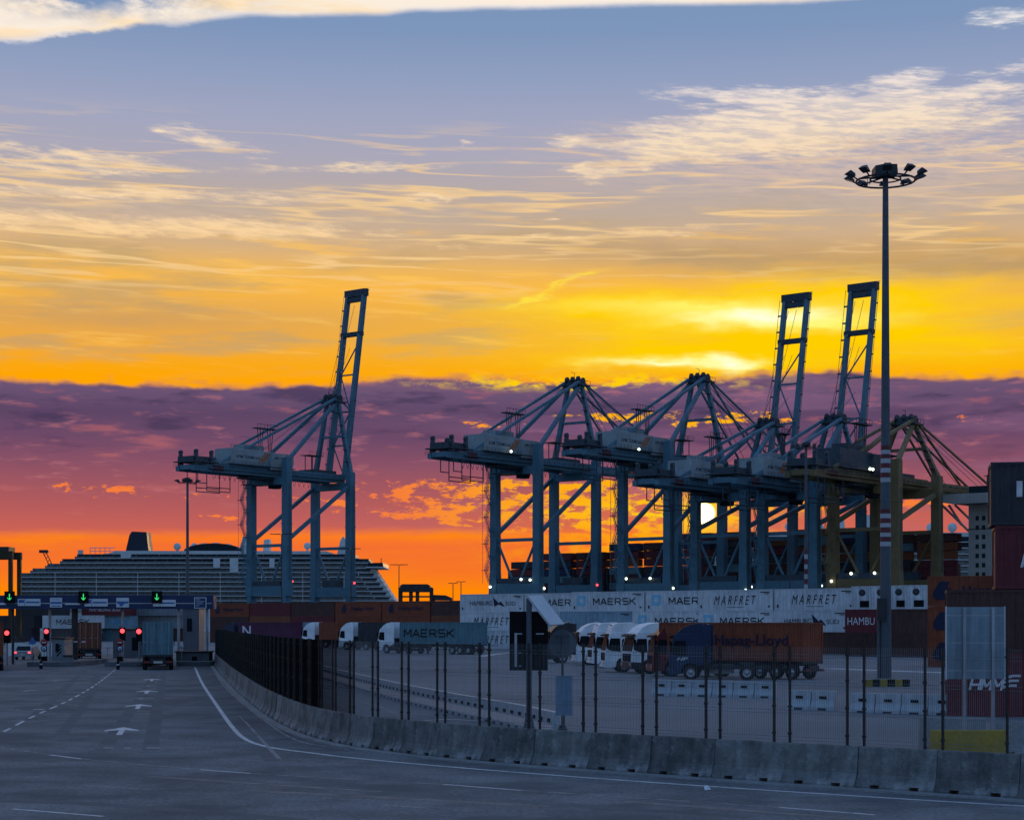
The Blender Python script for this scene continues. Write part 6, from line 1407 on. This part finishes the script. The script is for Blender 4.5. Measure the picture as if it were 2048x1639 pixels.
for z_ in (1305, 1331): MB().bx(-20 * k, -16 * k, 0.08, 0.089, ZA(z_ + 1.2, Ys), ZA(z_ - 1.0, Ys)).build('white_mark', M['white_band'], b)
c0 = Vector((-4 * k, -0.12, ZA(1192, Ys))); u = Vector((45 * k, 0, -58 * k)); v = Vector((29 * k, 0.42, 0.03)); nn = u.cross(v).normalized() * 0.035
if nn.z < 0: nn = -nn
vs = [c0, c0 + u, c0 + u + v, c0 + v]; m = MB(); m.add([p - nn for p in vs] + [p + nn for p in vs], [(0, 1, 2, 3), (7, 6, 5, 4), (0, 4, 5, 1), (1, 5, 6, 2), (2, 6, 7, 3), (3, 7, 4, 0)]); m.build('solar_panel', M['sign_white'], t)
MB().tube((0, 0, ZA(1200, Ys)), tuple(c0 + u * 0.2 + v * 0.4), 0.03, 6).build('panel_bracket', M['mast_grey'], t)
Yr = 54.0; k = Yr / FOC; t = thing('round_sign', 'back of a dark round road sign on a thin post', 'road sign', (XA(1125, Yr), Yr, 0), 0)
MB().tube((0, 0, 0), (0, 0, ZA(1258, Yr)), 0.035, 8).build('post', M['mast_grey'], t); m = MB(); m.lathe((0, 0.05, ZA(1287, Yr)), [(0.001, -0.012), (28 * k, -0.012), (28 * k, 0.012), (0.001, 0.012)], 32, 'Y', False); m.build('disc', paint('sign_back', (0.10, 0.12, 0.14)), t)
for z_ in (1272, 1300): MB().bx(-14 * k, 14 * k, 0.015, 0.036, ZA(z_ + 2, Yr), ZA(z_ - 2, Yr)).build('clamp_rail', M['mast_grey'], t)
m = MB(); m.lathe((0, 0, 0), [(0.17, 0.0), (0.17, 0.62), (0.10, 0.80), (0.04, 0.82)], 12); m.build('foot_sleeve', M['dark'], t)
t = thing('hanging_plate', 'pale blue plate on a thin post under the round sign', 'sign', (XA(1128, 52.6), 52.6, 0), 0); k = 52.6 / FOC
MB().bx(-17 * k, 17 * k, -0.012, 0.012, ZA(1430, 52.6), ZA(1350, 52.6)).build('plate', paint('plate_blue', (0.16, 0.24, 0.32)), t); MB().tube((0, 0.05, 0), (0, 0.05, ZA(1352, 52.6)), 0.03, 6).build('post', M['mast_grey'], t)
Yb = 52.0; k = Yb / FOC; t = thing('large_sign_back', 'back of a large pale panel sign on two posts before the maroon container', 'road sign', (XA(1951, Yb), Yb, 0), 0)
for j in range(4): MB().bx((-58 + j * 29) * k, (-58 + (j + 1) * 29) * k - 0.008, 0, 0.03, ZA(1357, Yb), ZA(1213, Yb)).build('panel', paint('alu_blue', (0.20, 0.27, 0.31)), t)
for x in (-23, 34): MB().bx(x * k - 0.045, x * k + 0.045, -0.09, -0.004, 0, ZA(1214, Yb)).build('post', M['galv'], t)
for z_ in (1230, 1285, 1340): MB().bx(-57 * k, 57 * k, -0.0035, -0.0005, ZA(z_ + 1.5, Yb), ZA(z_ - 1.5, Yb)).build('rail', M['galv'], t)
for x in (-58.6, 58.4): MB().bx(x * k - 0.015, x * k + 0.015, -0.02, 0.05, ZA(1358, Yb), ZA(1212, Yb)).build('edge_trim', M['sign_white'], t)

# ================================================================ plastic and concrete blocks in the yard
def plastic_meshes(L=1.12):
    m = MB(); prof = [(-0.24, 0.0), (-0.24, 0.16), (-0.12, 0.42), (-0.10, 0.86), (0.10, 0.86), (0.12, 0.42), (0.24, 0.16), (0.24, 0.0)]
    n = len(prof); xs = ((-L / 2, 0.94), (-L / 2 + 0.05, 1.0), (L / 2 - 0.05, 1.0), (L / 2, 0.94)); vs = [(x, y * s, z * (1 if z == 0 else 0.985 if s < 1 else 1)) for x, s in xs for y, z in prof]
    m.add(vs, [(k * n + i, k * n + (i + 1) % n, (k + 1) * n + (i + 1) % n, (k + 1) * n + i) for k in range(3) for i in range(n)] + [tuple(range(n))[::-1], tuple(range(3 * n, 4 * n))]); body = m.mesh('shell')
    m = MB(); m.bx(-0.17, 0.17, -0.145, 0.145, 0.50, 0.62); slot = m.mesh('fork_slot')
    m = MB(); m.bx(-0.20, 0.20, -0.25, 0.25, 0.0, 0.10); foot = m.mesh('foot_notch')
    return body, slot, foot
PB = plastic_meshes()
def plastic_row(px, label, grp, mat='plastic', step=1.16):
    P = resample(smooth([G(*q) for q in px]), step); n = len(P) - 1
    for i, (a, b) in enumerate(zip(P[:-1], P[1:])):
        d = b - a; t = thing('plastic_barrier', label.format(ordinal(i + 1)), 'barrier', (a + b) / 2, math.atan2(d.y, d.x), grp)
        put('shell', PB[0], M[mat], t); put('fork_slot', PB[1], M['black'], t); put('foot_notch', PB[2], M['dark'], t)
plastic_row([(1112, 1474), (1044, 1455), (935, 1432), (805, 1402), (740, 1383), (679, 1365), (640, 1352), (600, 1338)], 'white plastic barrier, {} from the right in the long row behind the fence', 'white plastic barriers in the long row')
plastic_row([(1305, 1390), (1440, 1393), (1585, 1396)], 'pale plastic barrier, {} from the left in the short row before the orange trailer', 'pale plastic barriers before the trucks')
plastic_row([(1578, 1417), (1640, 1419), (1702, 1421)], 'pale plastic barrier, {} from the left in the pair left of the mast', 'pale plastic barriers left of the mast')
plastic_row([(1702, 1424), (1800, 1427), (1915, 1430)], 'pale plastic barrier, {} from the left in the row in front of the mast', 'pale plastic barriers by the mast')
def jersey(label, x, Y, L, rz, mat, hgt=1.0, grp=None):
    t = thing('barrier_block', label, 'barrier', (XA(x, Y), Y, 0), rz, grp); o = put('block', bar_me, M[mat], t); o.scale = (L / 1.98, 1, hgt)
jersey('yellow concrete barrier block behind the fence at right', 1937, 49.5, 2.1, 0.03, 'yellow', 0.93)
jersey('pale worn concrete block right of the yellow one', 2050, 52.5, 2.0, 0.02, 'kerb', 1.0, 'pale blocks by the yellow one'); jersey('pale worn concrete block behind the yellow one', 1905, 55.5, 2.0, 0.0, 'kerb', 0.95, 'pale blocks by the yellow one')
t = thing('paper_scrap', 'crumpled white paper scrap lying on the road', 'litter', G(1415, 1579), 0.4)
m = MB(); m.add([(-0.10, -0.05, 0.008), (0.03, -0.08, 0.02), (0.11, 0.01, 0.01), (0.03, 0.07, 0.05), (-0.06, 0.06, 0.09), (0.0, 0.0, 0.12)], [(0, 1, 5), (1, 2, 5), (2, 3, 5), (3, 4, 5), (4, 0, 5), (0, 4, 3, 2, 1)]); m.build('sheet', M['white'], t)
